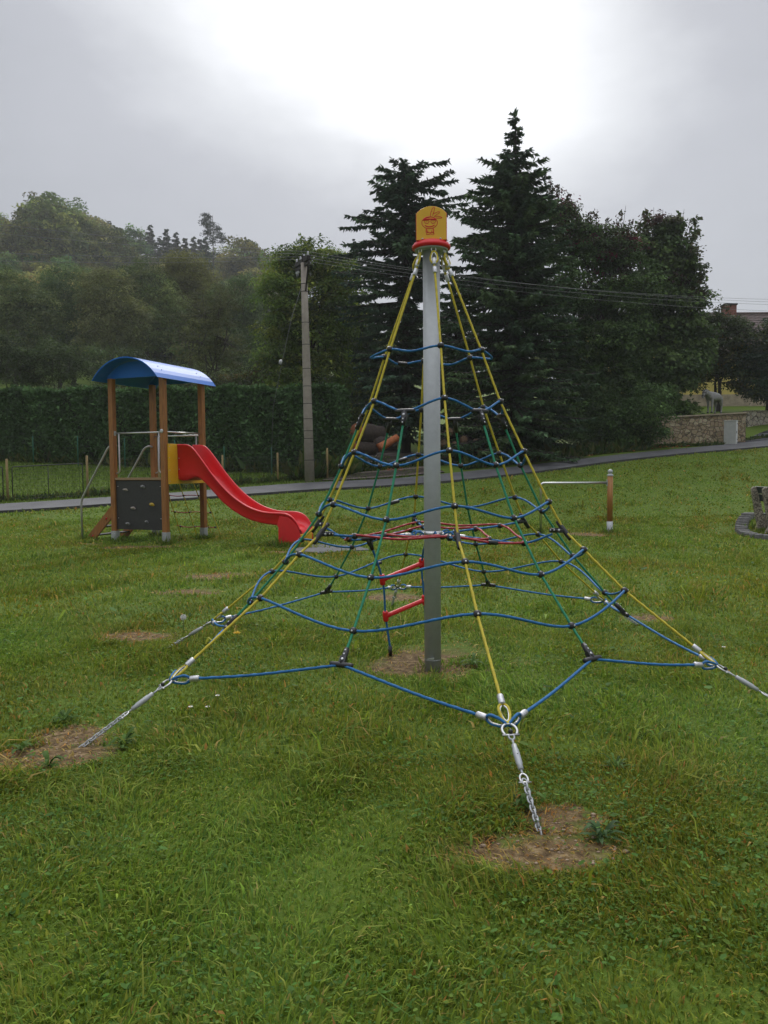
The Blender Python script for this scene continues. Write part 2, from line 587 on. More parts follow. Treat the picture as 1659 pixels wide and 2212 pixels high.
def rubble_mat(name, stones, mortar, scale):
    """irregular field stones: Voronoi cells, each its own colour, sunken joints"""
    m, t, b = new_mat(name)
    L = t.links
    tc_ = t.nodes.new('ShaderNodeTexCoord')
    mp = t.nodes.new('ShaderNodeMapping')
    mp.inputs['Scale'].default_value = (1.0, 1.0, 1.25)
    L.new(tc_.outputs['Object'], mp.inputs[0])
    nz = t.nodes.new('ShaderNodeTexNoise')
    nz.inputs['Scale'].default_value = 2.5
    L.new(mp.outputs[0], nz.inputs[0])
    mxv = t.nodes.new('ShaderNodeMix')
    mxv.data_type = 'RGBA'
    mxv.inputs[0].default_value = 0.12
    L.new(mp.outputs[0], mxv.inputs[6])
    L.new(nz.outputs['Color'], mxv.inputs[7])
    v1 = t.nodes.new('ShaderNodeTexVoronoi')
    v1.inputs['Scale'].default_value = scale
    v2 = t.nodes.new('ShaderNodeTexVoronoi')
    v2.feature = 'DISTANCE_TO_EDGE'
    v2.inputs['Scale'].default_value = scale
    for v in (v1, v2):
        L.new(mxv.outputs[2], v.inputs['Vector'])
    sp = t.nodes.new('ShaderNodeSeparateColor')
    L.new(v1.outputs['Color'], sp.inputs[0])
    rp = t.nodes.new('ShaderNodeValToRGB')
    rp.color_ramp.interpolation = 'LINEAR'
    for i, c in enumerate(stones):
        p = i / (len(stones) - 1)
        if i < 2:
            e = rp.color_ramp.elements[i]
            e.position = p
        else:
            e = rp.color_ramp.elements.new(p)
        e.color = (*c, 1)
    L.new(sp.outputs[0], rp.inputs[0])
    n3 = t.nodes.new('ShaderNodeTexNoise')
    n3.inputs['Scale'].default_value = 14
    L.new(tc_.outputs['Object'], n3.inputs[0])
    mm = t.nodes.new('ShaderNodeMix')
    mm.data_type = 'RGBA'
    mm.blend_type = 'MULTIPLY'
    mm.inputs[0].default_value = 0.5
    L.new(rp.outputs[0], mm.inputs[6])
    L.new(n3.outputs['Color'], mm.inputs[7])
    ed = t.nodes.new('ShaderNodeMapRange')
    ed.inputs['From Min'].default_value = 0.02
    ed.inputs['From Max'].default_value = 0.07
    L.new(v2.outputs['Distance'], ed.inputs[0])
    mj = t.nodes.new('ShaderNodeMix')
    mj.data_type = 'RGBA'
    L.new(ed.outputs[0], mj.inputs[0])
    mj.inputs[6].default_value = (*mortar, 1)
    L.new(mm.outputs[2], mj.inputs[7])
    L.new(mj.outputs[2], b.inputs['Base Color'])
    bp = t.nodes.new('ShaderNodeBump')
    bp.inputs['Strength'].default_value = 0.9
    bp.inputs['Distance'].default_value = 0.06
    L.new(ed.outputs[0], bp.inputs['Height'])
    L.new(bp.outputs[0], b.inputs['Normal'])
    b.inputs['Roughness'].default_value = 0.85
    return m


M['rubble'] = rubble_mat('rubble_stone', [(0.26, 0.19, 0.105), (0.46, 0.36, 0.22), (0.34, 0.26, 0.15), (0.54, 0.45, 0.30)], (0.11, 0.085, 0.055), 4.6)
M['rubble2'] = rubble_mat('pale_rubble_stone', [(0.36, 0.31, 0.22), (0.56, 0.50, 0.40), (0.46, 0.40, 0.30)], (0.09, 0.075, 0.055), 3.4)
M['chimney'] = brick_mat('chimney_brick', (0.22, 0.075, 0.05), (0.16, 0.055, 0.04), (0.14, 0.11, 0.1), 4.0, 0.9, 0.3)
M['roof_tile'] = pm('brown_roof_tile', (0.10, 0.062, 0.052), (0.055, 0.036, 0.032), 5, 0.75, bump=0.3)

# ------------------------------------------------------------------ terrain
ctrl = []
for y in (-12, -4, 2, 7, 12, 16, 18.5):
    for x in (-30, -18, -9, -3, 3, 9, 18, 30):
        ctrl.append((x, y, 0.0 + (0.02 * max(0, x - 9) if y > 10 else 0)))
EDGE = [(-160, 1118, 21.6), (0, 1108, 23), (330, 1085, 25.5), (660, 1062, 28), (870, 1050, 29.5), (1000, 1039, 30.5), (1130, 1025, 32), (1300, 1002, 34), (1500, 980, 37), (1659, 966, 39.5), (1800, 954, 42)]
TOPE = [(-160, 1101, 23.3), (0, 1091, 24.8), (330, 1070, 27.6), (660, 1045, 30.3), (870, 1034, 31.8), (1000, 1021, 32.9), (1130, 1008, 34.3), (1300, 988, 36.3), (1500, 968, 39.4), (1659, 953, 42.2), (1800, 941, 45)]
for u, v, Y in EDGE + TOPE:
    ctrl.append(tuple(at(u, v, Y)))
for u, v, Y in [(0, 992, 38), (300, 1004, 36.5), (560, 1015, 35.5), (745, 1018, 34.5), (890, 985, 39), (1110, 985, 38.5), (1300, 968, 40), (1450, 955, 42.2),
                (0, 960, 48), (400, 960, 48), (800, 950, 48), (1200, 935, 48), (1500, 925, 48), (1700, 915, 48), (-400, 985, 40), (2100, 900, 46)]:
    ctrl.append(tuple(at(u, v, Y)))
ctrl = np.array(ctrl)


def tps_fit(c, reg=0.15):
    n = len(c)
    d = np.linalg.norm(c[:, None, :2] - c[None, :, :2], axis=2)
    K = np.where(d > 0, d * d * np.log(d + 1e-12), 0) + reg * np.eye(n)
    P = np.c_[np.ones(n), c[:, :2]]
    A = np.block([[K, P], [P.T, np.zeros((3, 3))]])
    return np.linalg.solve(A, np.r_[c[:, 2], 0, 0, 0])


TW = tps_fit(ctrl)


def sstep(t):
    t = np.clip(t, 0, 1)
    return t * t * (3 - 2 * t)


def ground_z(x, y):
    x, y = np.atleast_1d(np.asarray(x, float)), np.atleast_1d(np.asarray(y, float))
    xs, ys = np.clip(x, -32, 32), np.clip(y, -12, 48)
    d2 = (xs[:, None] - ctrl[None, :, 0]) ** 2 + (ys[:, None] - ctrl[None, :, 1]) ** 2
    K = 0.5 * d2 * np.log(d2 + 1e-12)
    z = K @ TW[:-3] + TW[-3] + TW[-2] * xs + TW[-1] * ys
    lawn = sstep((19.5 - y) / 3.0) * sstep((y + 30) / 10)
    z = z * (1 - lawn) + np.where(np.abs(x) < 14, 0, 0.02 * np.maximum(0, x - 9)) * lawn
    z = z + 0.30 * np.exp(-(((x - 9.35) / 1.0) ** 2 + ((y - 19.1) / 1.1) ** 2))
    hc = np.interp(x, [-300, -190, -124, -79, -34, 20, 80, 140, 300], [70, 69, 64, 57, 45, 28, 16, 13, 20])
    t = np.clip((y - 54) / 195.0, 0, 1)
    hill = hc * (t ** 1.12) - 8 * np.clip((y - 262) / 120, 0, 1)
    return z + hill


def gz(x, y):
    return float(ground_z(x, y)[0])


def on_ground(u, Y, dz=0.0):             # the ground under image column u at distance Y
    x = (u - 829.5) / FOC * Y
    return Vector((x, Y, gz(x, Y) + dz))


# bare earth: (u, v in the photo, half width x, half depth y in metres)
DIRT = [(930, 1432, 0.62, 0.55), (1165, 1835, 0.40, 0.19), (1215, 1770, 0.2, 0.14), (85, 1632, 0.5, 0.24), (160, 1595, 0.3, 0.16), (0, 1660, .3, .15), (300, 1376, 0.55, 0.25), (470, 1245, 0.62, 0.45), (395, 1280, 0.5, 0.3),
        (1255, 1155, 0.75, 0.65), (1418, 1338, 0.32, 0.32), (835, 1290, 0.5, 0.35), (605, 1193, 0.35, 0.25), (300, 1182, 0.9, 0.35), (190, 1176, 0.4, 0.25)]
DIRT = [(*flat(u, v)[:2], a, b) for u, v, a, b in DIRT]


def dirt_amount(x, y, jit=0.0):
    d = np.full(x.shape, 9.0)
    for cx, cy, a, b in DIRT:
        d = np.minimum(d, np.hypot((x - cx) / a, (y - cy) / b))
    return np.clip((1.12 + jit - d) / 0.4, 0, 1)


def ground_material():
    m, t, b = new_mat('lawn_ground')
    L = t.links
    tc_ = t.nodes.new('ShaderNodeTexCoord')

    def noise(scale, detail=5):
        n = t.nodes.new('ShaderNodeTexNoise')
        n.inputs['Scale'].default_value = scale
        n.inputs['Detail'].default_value = detail
        n.inputs['Roughness'].default_value = 0.65
        L.new(tc_.outputs['Object'], n.inputs[0])
        return n

    def ramp2(src, stops):
        r = t.nodes.new('ShaderNodeValToRGB')
        for i, (p, c) in enumerate(stops):
            e = r.color_ramp.elements[i] if i < 2 else r.color_ramp.elements.new(p)
            e.position = p
            e.color = (*c, 1)
        L.new(src, r.inputs[0])
        return r.outputs[0]
    big, mid, fine = noise(0.35), noise(2.2), noise(28, 6)
    g1 = ramp2(mid.outputs[0], [(0.3, (0.072, 0.112, 0.012)), (0.7, (0.112, 0.16, 0.018)), (0.55, (0.092, 0.137, 0.015))])
    g2 = ramp2(fine.outputs[0], [(0.3, (0.045, 0.08, 0.01)), (0.7, (0.15, 0.18, 0.035)), (0.5, (0.08, 0.135, 0.016))])
    mx = t.nodes.new('ShaderNodeMix')
    mx.data_type = 'RGBA'
    mx.inputs[0].default_value = 0.5
    L.new(g1, mx.inputs[6])
    L.new(g2, mx.inputs[7])
    # worn earth
    dist = t.nodes.new('ShaderNodeVectorMath')
    dist.operation = 'MULTIPLY_ADD'
    dn = noise(2.6, 6)
    L.new(dn.outputs['Color'], dist.inputs[0])
    dist.inputs[1].default_value = (0.9, 0.9, 0)
    off = t.nodes.new('ShaderNodeVectorMath')
    off.operation = 'SUBTRACT'
    L.new(tc_.outputs['Object'], off.inputs[0])
    off.inputs[1].default_value = (0.45, 0.45, 0)
    L.new(off.outputs[0], dist.inputs[2])
    cur = None
    for cx, cy, a, bb in DIRT:
        s = t.nodes.new('ShaderNodeVectorMath')
        s.operation = 'SUBTRACT'
        L.new(dist.outputs[0], s.inputs[0])
        s.inputs[1].default_value = (cx, cy, 0)
        k = t.nodes.new('ShaderNodeVectorMath')
        k.operation = 'MULTIPLY'
        L.new(s.outputs[0], k.inputs[0])
        k.inputs[1].default_value = (1 / a, 1 / bb, 0)
        ln = t.nodes.new('ShaderNodeVectorMath')
        ln.operation = 'LENGTH'
        L.new(k.outputs[0], ln.inputs[0])
        if cur is None:
            cur = ln.outputs['Value']
        else:
            mn = t.nodes.new('ShaderNodeMath')
            mn.operation = 'MINIMUM'
            L.new(cur, mn.inputs[0])
            L.new(ln.outputs['Value'], mn.inputs[1])
            cur = mn.outputs[0]
    mr = t.nodes.new('ShaderNodeMapRange')
    mr.inputs['From Min'].default_value = 1.12
    mr.inputs['From Max'].default_value = 0.62
    L.new(cur, mr.inputs[0])
    soil = ramp2(noise(17, 7).outputs[0], [(0.36, (0.055, 0.035, 0.016)), (0.66, (0.27, 0.195, 0.10)), (0.52, (0.15, 0.10, 0.048))])
    mj = t.nodes.new('ShaderNodeMix')
    mj.data_type = 'RGBA'
    L.new(mr.outputs[0], mj.inputs[0])
    L.new(mx.outputs[2], mj.inputs[6])
    L.new(soil, mj.inputs[7])
    L.new(mj.outputs[2], b.inputs['Base Color'])
    b.inputs['Roughness'].default_value = 0.8
    b.inputs['Specular IOR Level'].default_value = 0.1
    bp = t.nodes.new('ShaderNodeBump')
    bp.inputs['Strength'].default_value = 0.7
    bp.inputs['Distance'].default_value = 0.03
    L.new(fine.outputs[0], bp.inputs['Height'])
    L.new(bp.outputs[0], b.inputs['Normal'])
    return m


def grid(name, xs, ys, mat):
    X, Y = np.meshgrid(xs, ys)
    z = np.concatenate([ground_z(a, b) for a, b in zip(X, Y)])
    v = np.c_[X.ravel(), Y.ravel(), z]
    nx, ny = len(xs), len(ys)
    i = (np.arange(ny - 1)[:, None] * nx + np.arange(nx - 1)[None, :]).ravel()
    f = np.c_[i, i + 1, i + nx + 1, i + nx]
    return fast_mesh(name, v, [f], mat, smooth=True)


gx = np.concatenate([np.arange(-300, -40, 10), np.arange(-40, 40, 0.5), np.arange(40, 301, 10)])
gy = np.concatenate([np.arange(-25, 0, 2), np.arange(0, 52, 0.5), np.arange(52, 401, 6)])
M['ground'] = ground_material()
tag(grid('ground', gx, gy, M['ground']), kind='structure')


def strip(name, left, right, mats, lift, thick, nsub=14, across=6, kerb=None):
    """a paved strip that follows the ground between two edge curves"""
    a = spline([(p[0], p[1], 0) for p in left], 0.5)
    b = spline([(p[0], p[1], 0) for p in right], 0.5)
    n = 160
    A = [a[int(round(i * (len(a) - 1) / n))] for i in range(n + 1)]
    B = [b[int(round(i * (len(b) - 1) / n))] for i in range(n + 1)]
    V = []
    for p, q in zip(A, B):
        for k in range(across + 1):
            r_ = p.lerp(q, k / across)
            V.append((r_.x, r_.y, 0))
    V = np.array(V)
    V[:, 2] = ground_z(V[:, 0], V[:, 1]) + lift
    w = across + 1
    mb = MB()
    fs = [(i * w + k, (i + 1) * w + k, (i + 1) * w + k + 1, i * w + k + 1) for i in range(n) for k in range(across)]
    mb.add(V, fs, 0, True)
    lo = V.copy()
    lo[:, 2] -= thick
    for e in (0, across):
        vs = [V[i * w + e] for i in range(n + 1)] + [lo[i * w + e] for i in range(n + 1)]
        mb.add(vs, [(i, i + 1, n + 2 + i, n + 1 + i) for i in range(n)], 0)
    return mb.build(name, mats), A, B


path_o, PA, PB = strip('path', [at(*p) for p in EDGE], [at(*p) for p in TOPE], M['asphalt'], 0.045, 0.3)
tag(path_o, kind='structure')
kb = MB()
kp = [Vector((p.x, p.y, gz(p.x, p.y))) for p in PA]
for p, q in zip(kp[:-1], kp[1:]):
    d = Vector(((q - p).y, -(q - p).x, 0)).normalized()
    kb.bar(p + d * 0.06 + Vector((0, 0, -.01)), q + d * 0.06 + Vector((0, 0, -.01)), 0.1, 0.17)
tag(kb.build('kerb', M['kerb']), kind='structure')
drive, _, _ = strip('driveway', [at(690, 1041, 30.8), on_ground(735, 33.5), on_ground(770, 37), on_ground(790, 42)],
                    [at(960, 1022, 33), on_ground(935, 35), on_ground(905, 38), on_ground(880, 42)], M['gravel'], 0.06, 0.3)
tag(drive, kind='structure')
branch, _, _ = strip('side_path', [at(1575, 961, 40.7), on_ground(1610, 43), on_ground(1650, 46), on_ground(1720, 48)],
                     [at(1668, 952, 42.5), on_ground(1690, 44), on_ground(1720, 45.8), on_ground(1790, 47)], M['asphalt'], 0.03, 0.2)
tag(branch, kind='structure')
# ------------------------------------------------------------------ rope climbing net
NX, NY, TH = 0.3782, 6.0312, R(-84.187)
OFF = [[0.052, 0.017], [-0.092, -0.239], [0.071, 0.101], [0.225, -0.002], [-0.255, 0.293], [0.0, 0.077],
       [-0.005, -0.065], [-0.072, -0.052], [0.177, 0.079], [-0.02, -0.002], [-0.036, 0.126], [-0.043, 0.008]]
RING = {('y', 1): (.399, 2.486), ('y', 2): (.546, 2.095), ('g', 2): (.543, 2.009), ('y', 3): (.725, 1.72), ('g', 3): (.706, 1.62),
        ('y', 4): (.911, 1.347), ('g', 4): (.885, 1.253), ('y', 0): (1.025, 1.141), ('y', 5): (1.207, 1.012), ('g', 5): (1.156, .892),
        ('y', 6): (1.52, .743), ('g', 6): (1.434, .594), ('y', 7): (2.165, .299), ('g', 7): (1.626, .422), ('y', 8): (2.696, 0.0),
        ('y', 9): (.73, 1.087), ('y', 10): (.457, 1.085)}
WT = {7: 1., 8: 1., 6: .55, 5: .3}
TOPZ = 3.276


def polar(r, a, z, t=0.0):
    return Vector((r * math.cos(a) - t * math.sin(a), r * math.sin(a) + t * math.cos(a), z))


def node(t, r, k):
    k %= 6
    a = TH + R(60) * k + (R(30) if t == 'g' else 0)
    rad, z = RING[(t, r)]
    w = WT.get(r, 0)
    o = OFF[k + (6 if t == 'g' else 0)]
    return polar(rad + w * o[0], a, z, w * o[1])


net = empty('climbing_net', (NX, NY, 0), 0, 'pyramid rope climbing net in blue yellow green and red on a grey central pole', 'climbing net')
RR = 0.0083
TWY = (5, 0.17, 0.085)


def rope(name, pts, mat, parent, r=RR, step=0.017, smooth=False, closed=False, n=10):
    p = spline(pts, step, closed) if smooth else lerp_line(pts, step)
    b = MB()
    b.tube(p, r, n, twist=TWY, closed=closed)
    return b.build(name, mat, parent)


# pole
b = MB()
b.tube([(0, 0, -0.1), (0, 0, 1.5), (0, 0, TOPZ)], 0.0655, 32)
b.lathe([(0.0663, 0), (0.0663, 0.004)], (0, 0, 0.09), 32)
pole = b.build('pole', M['galv'], net)
b = MB()
b.box((-0.02, -0.0665, 0.11), (0.05, 0.004, 0.012))
b.build('pole_label', M['alu'], pole)

# cap: steel plate, red ring, arched box with yellow face
cap = empty('pole_cap', (0, 0, TOPZ))
cap.parent = net
b = MB()
b.lathe([(0.02, -0.012), (0.128, -0.012), (0.128, 0.006), (0.02, 0.006)], (0, 0, 0), 36)
b.build('cap_plate', M['galv'], cap)
b = MB()
b.lathe([(0.112, 0.0), (0.136, 0.0), (0.147, 0.008), (0.149, 0.02), (0.145, 0.03), (0.136, 0.034), (0.134, 0.045), (0.125, 0.051), (0.02, 0.052)], (0, 0, 0), 40)
b.build('cap_ring', M['red_plastic'], cap)
CW, CH = 0.117, 0.30


def arch(w, h, rise, n=18):
    o = [(-w, 0.05), (w, 0.05)]
    rad = (w * w + rise * rise) / (2 * rise)
    a0 = math.asin(min(1, w / rad))
    for i in range(n + 1):
        a = a0 - 2 * a0 * i / n
        o.append((rad * math.sin(a), h - rad + rad * math.cos(a)))
    return o


CF = Matrix.Rotation(R(-2.5), 4, 'Z')
b = MB()
b.prism(arch(CW, CH + 0.004, 0.056), lambda a, z, t: CF @ Vector((a, -0.082 + t, z)), 0.164)
b.build('cap_body', M['red_plastic'], cap, 0.003)
for side in (-1, 1):
    b = MB()
    b.prism(arch(CW - 0.004, CH, 0.054), lambda a, z, t: CF @ Vector((a * side, side * (0.082 + t), z)), 0.012)
    face = b.build('cap_face', M['yellow_plastic'], cap, 0.002)
    if side == -1:                       # the engraved line drawing, from the photo's own lines (px in a zoom)
        def fp(x, y):
            return CF @ Vector(((x - 812) * 0.000264, -0.0942, 0.05 + (1215 - y) * 0.000240))

        def stroke(pts, w=0.0028, closed=False, smooth=True):
            P = [fp(*p) for p in pts]
            if smooth:
                P = spline(P, 0.004, closed)
            e = MB()
            e.tube(P, w, 6, closed=closed)
            return e
        g = MB()

        def put(e):
            g.add(e.v, e.f, 0, True)
        cx, cy = 760, 685
        put(stroke([(cx + 222 * math.cos(a), cy + 185 * math.sin(a)) for a in np.linspace(0, 2 * math.pi, 24, endpoint=False)], 0.0026, True))
        put(stroke([(575, 605), (640, 585), (760, 575), (880, 580), (950, 595)], 0.0052))
        put(stroke([(585, 590), (660, 535), (770, 505)], 0.0042))
        put(stroke([(770, 505), (860, 525), (940, 580)], 0.0024))
        for ex in (677, 860):
            put(stroke([(ex - 62, 618), (ex, 612), (ex + 62, 618), (ex + 55, 680), (ex, 716), (ex - 50, 685)], 0.0023, True))
            put(stroke([(ex - 4, 655), (ex + 6, 657)], 0.0044, smooth=False))
        put(stroke([(630, 765), (690, 800), (760, 812), (830, 800), (900, 762)], 0.0040))
        put(stroke([(672, 865), (662, 930), (665, 995)], 0.0040))
        put(stroke([(858, 860), (872, 930), (875, 1000)], 0.0040))
        for s_ in ((706, 925), (822, 925)):
            put(stroke([s_, (s_[0] + 2, s_[1] + 60)], 0.0034, smooth=False))
        put(stroke([(690, 992), (860, 992)], 0.0026, smooth=False))
        put(stroke([(690, 1000), (665, 1030), (672, 1052), (765, 1050), (770, 1000)], 0.0023, smooth=False))
        put(stroke([(785, 1000), (800, 1048), (890, 1046), (890, 1028), (855, 1000)], 0.0023, smooth=False))
        put(stroke([(780, 500), (790, 400), (805, 350), (825, 340), (820, 300), (850, 235), (890, 210), (905, 240), (890, 320), (845, 465)], 0.0024))
        put(stroke([(845, 465), (880, 400), (930, 385), (985, 360), (1045, 355), (1050, 385), (985, 425), (890, 495)], 0.0024))
        put(stroke([(890, 495), (960, 488), (1030, 495), (1115, 535), (1080, 550), (935, 548)], 0.0024))
        g.build('face_drawing', M['red_plastic'], face)
for a in (R(-125), R(-60)):
    b = MB()
    b.lathe([(0.009, 0), (0.008, 0.006), (0.003, 0.009)], polar(0.126, a, 0.051), 10)
    b.build('cap_screw', M['screw'], cap)


def sleeve(parent, c, d, r=0.0165, h=0.055, name='ferrule'):
    b = MB()
    d = Vector(d).normalized()
    q = [(r * 0.86, -h / 2), (r, -h / 2 + 0.006), (r, h / 2 - 0.006), (r * 0.86, h / 2)]
    b.lathe(q, c, 14, d)
    return b.build(name, M['alu'], parent)


def eye(parent, tip, d, side, L=0.105, W=0.032, mat=None, rope_mat=None):
    """rope eye round a steel thimble: tip = far end, d = from the tip towards the rope, side = the way the eye opens"""
    tip, d, side = Vector(tip), Vector(d).normalized(), Vector(side).normalized()
    side = (side - d * side.dot(d)).normalized()
    P = []
    for a in np.linspace(-1, 1, 17):
        s = abs(a)
        x = (1 - math.cos(s * math.pi)) / 2 * L
        w = W * math.sin(min(1, (1 - s) * 1.0 + 0.0) * math.pi / 2 + 0) * (1 if a > 0 else -1)
        w = (W * math.sqrt(max(0, 1 - (1 - x / L * 1.25) ** 2)) if x < L * 0.8 else W * (1 - (x / L - 0.8) / 0.2 * 0.75)) * (1 if a > 0 else -1)
        P.append(tip + d * x + side * w)
    b = MB()
    b.tube(spline(P, 0.008), RR * 0.95, 9, twist=TWY)
    o = b.build('rope_eye', rope_mat, parent)
    b = MB()
    P2 = []
    c = tip + d * L * 0.5
    for p in P:
        P2.append(c + (p - c) * 0.78)
    b.tube(spline(P2, 0.008), 0.005, 8)
    b.build('thimble', M['steel'], o)
    return o


up = Vector((0, 0, 1))
for k in range(6):
    a = TH + R(60) * k
    rad = Vector((math.cos(a), math.sin(a), 0))
    tan = Vector((-math.sin(a), math.cos(a), 0))
    n1_, n7 = node('y', 1, k), node('y', 7, k)
    top = polar(0.112, a, 3.235)
    f2 = polar(0.158, a, 3.085)
    n6 = node('y', 6, k)
    dlow = (n6 - n7).normalized()
    fl = n7 + dlow * 0.165
    pts = [polar(0.128, a, 3.15), f2] + [node('y', r, k) for r in (1, 2, 3, 4, 0, 5, 6)] + [fl]
    yr = rope('edge_rope', pts, M['yellow_rope'], net)
    eye(yr, top, f2 - top, tan + rad * 0.25, 0.1, 0.027, rope_mat=M['yellow_rope'])
    sleeve(yr, polar(0.134, a, 3.155), f2 - top)
    sleeve(yr, f2, n1_ - f2)
    b = MB()                              # shackle that hangs the eye from the plate
    cc = polar(0.108, a, 3.25)
    b.tube([cc + tan * 0.017 * math.sin(t) + up * 0.03 * math.cos(t) * (1 if math.cos(t) > 0 else 0.6) for t in np.linspace(0, 2 * math.pi, 15)[:-1]], 0.0048, 8, closed=True)
    b.build('hanging_shackle', M['steel'], net)
    # foot of the rope
    eye(yr, n7 + dlow * 0.015, dlow, tan, 0.125, 0.027, rope_mat=M['yellow_rope'])
    sleeve(yr, fl, dlow, 0.0185, 0.06)
    g8 = node('y', 8, k)
    dn = (g8 - n7).normalized()
    anc = empty('anchor', n7)
    anc.parent = net
    O = Vector((0, 0, 0))
    sh = MB()                             # bow shackle
    perp = tan
    bow = [O - dn * 0.012 + perp * 0.0 * 0]
    arc = [perp * 0.038 * math.sin(t) + dn * (0.03 - 0.042 * math.cos(t)) for t in np.linspace(-2.4, 2.4, 17)]
    sh.tube(arc, 0.0075, 9)
    e0, e1 = arc[0], arc[-1]
    sh.tube([e0 + (e0 - e1) * 0.35, e1 + (e1 - e0) * 0.35], 0.0065, 9)
    sh.build('bow_shackle', M['steel'], anc)
    sh = MB()
    sh.ball(dn * 0.052 + up * 0.012, 0.013, 12)
    sh.build('bolt_cap', M['black'], anc)
    tb = MB()                             # turnbuckle
    q = n7
    L = (g8 - n7).length
    tb.tube([dn * (0.055 + 0.018 - 0.018 * math.cos(t)) + perp * 0.014 * math.sin(t) for t in np.linspace(0, 2 * math.pi, 13)[:-1]], 0.0055, 8, closed=True)
    tb.tube([dn * 0.088, dn * 0.125], 0.0058, 8)
    tb.tube([dn * s for s in (0.122, 0.124, 0.15, 0.158, 0.235, 0.243, 0.27, 0.272)], [0.008, 0.0135, 0.0135, 0.0165, 0.0165, 0.0135, 0.0135, 0.008], 14)
    tb.tube([dn * 0.27, dn * 0.30], 0.0058, 8)
    tbo = tb.build('turnbuckle', M['galv'], anc)
    hb = MB()
    hb.ball(dn * 0.196 - tan.cross(dn) * 0.0 + up * 0.0135, 0.0058, 8)
    hb.build('inspection_hole', M['black'], tbo)
    sh = MB()
    sh.tube([dn * (0.325 - 0.028 * math.cos(t)) + perp * 0.019 * math.sin(t) for t in np.linspace(-2.3, 2.3, 13)], 0.0055, 8)
    sh.tube([dn * 0.345 - perp * 0.03, dn * 0.345 + perp * 0.03], 0.005, 8)
    sh.build('chain_shackle', M['steel'], anc)
    ch = MB()
    s0, pitch = 0.342, 0.0245
    i = 0
    nrm = tan.cross(dn).normalized()
    while s0 < L + 0.04:
        w = perp if i % 2 == 0 else nrm
        w = (w + (nrm if i % 2 == 0 else -perp) * 0.25).normalized()
        c = dn * s0
        ch.tube([c + dn * (0.0185 * math.cos(t) * (1.0)) + w * (0.0112 * max(-1, min(1, 1.25 * math.sin(t)))) for t in np.linspace(0, 2 * math.pi, 17)[:-1]], 0.0042, 7, closed=True)
        s0 += pitch
        i += 1
    ch.build('chain', M['galv'], anc)

# green ropes
for k in range(6):
    rope('panel_rope', [node('g', r, k) for r in (2, 3, 4, 5, 6, 7)], M['green_rope'], net)

# blue rings
for r in (1, 2, 3, 4, 5, 6):
    P = []
    for k in range(6):
        P.append(node('y', r, k))
        if r == 1:
            m_ = (node('y', 1, k) + node('y', 1, k + 1)) / 2
            bulge = 1.2 + (0.17 if k in (1, 4) else 0.0)
            P.append(Vector((m_.x * bulge, m_.y * bulge, m_.z - 0.035)))
        else:
            P.append(node('g', r, k))
    rope('ring_rope', P, M['blue_rope'], net, smooth=True, closed=True)


def clamp(parent, p, out, r=0.0262):
    b = MB()
    b.ball(p, r, 16, (1, 1, 0.92))
    b.lathe([(r * 1.02, -0.0012), (r * 1.02, 0.0012)], p, 18)
    n0 = len(b.m)
    o_ = Vector(out).normalized()
    b.lathe([(0.0068, 0), (0.0062, 0.0022)], Vector(p) + o_ * (r * 0.965), 10, o_, mi=1)
    b.build('rope_clamp', [M['black'], M['screw']], parent)


for r in (1, 2, 3, 4, 5, 6):
    for k in range(6):
        p = node('y', r, k)
        clamp(net, p, Vector((p.x, p.y, 0.35)))
        if r > 2:
            p = node('g', r, k)
            clamp(net, p, Vector((p.x, p.y, 0.35)))


def tee(p, along, stem, L=0.075, S=0.115, name='tee_connector', parent=None):
    """black clamp: a sleeve on the rope that runs through and a bolted arm along the one that starts here"""
    p, al, st = Vector(p), Vector(along).normalized(), Vector(stem).normalized()
    b = MB()
    b.tube([p - al * L, p - al * (L * 0.86), p - al * 0.02, p + al * 0.02, p + al * (L * 0.86), p + al * L], [0.0145, 0.0165, 0.0185, 0.0185, 0.0165, 0.0145], 12)
    b.tube([p, p + st * S * 0.45, p + st * S * 0.55, p + st * S], [0.019, 0.0175, 0.0185, 0.0165], 12)
    nrm = al.cross(st).normalized()
    if nrm.dot(Vector((p.x, p.y, 0.2))) < 0:
        nrm = -nrm
    b.box(p + st * 0.03, (0.04, 0.05, 0.03), Matrix((al, st, nrm)).transposed())
    for s_, rr in ((0.033, 0.0085), (0.068, 0.0055), (0.095, 0.0055)):
        c = p + st * s_ + nrm * 0.0172
        b.lathe([(rr, -0.003), (rr, 0.002), (rr * 0.6, 0.003)], c, 10, nrm, mi=1)
    return b.build(name, [M['black'], M['screw']], parent or net)


for k in range(6):
    p, q = node('g', 2, k), node('g', 3, k)
    tee(p, node('y', 2, k + 1) - node('y', 2, k), q - p)
    p, q = node('g', 7, k), node('g', 6, k)
    tee(p, node('y', 7, k + 1) - node('y', 7, k), q - p)
    p = node('y', 0, k)
    tee(p, node('y', 4, k) - node('y', 5, k), Vector((-p.x, -p.y, -0.04)), 0.085, 0.105)
    # bottom ropes: from each foot to the clamp between, pulled inwards
    for kk in (k, k + 1):
        e = node('y', 7, kk)
        t_ = node('g', 7, k)
        d = (t_ - e).normalized()
        m_ = e.lerp(t_, 0.5) - up * 0.012
        br = rope('bottom_rope', [e + d * 0.15, m_, t_], M['blue_rope'], net, smooth=True)
        a = TH + R(60) * kk
        tn = Vector((0.25 * math.cos(a), 0.25 * math.sin(a), 1))
        eye(br, e + d * 0.012, d, tn, 0.12, 0.025, rope_mat=M['blue_rope'])
        sleeve(br, e + d * 0.16, d, 0.0185, 0.06)

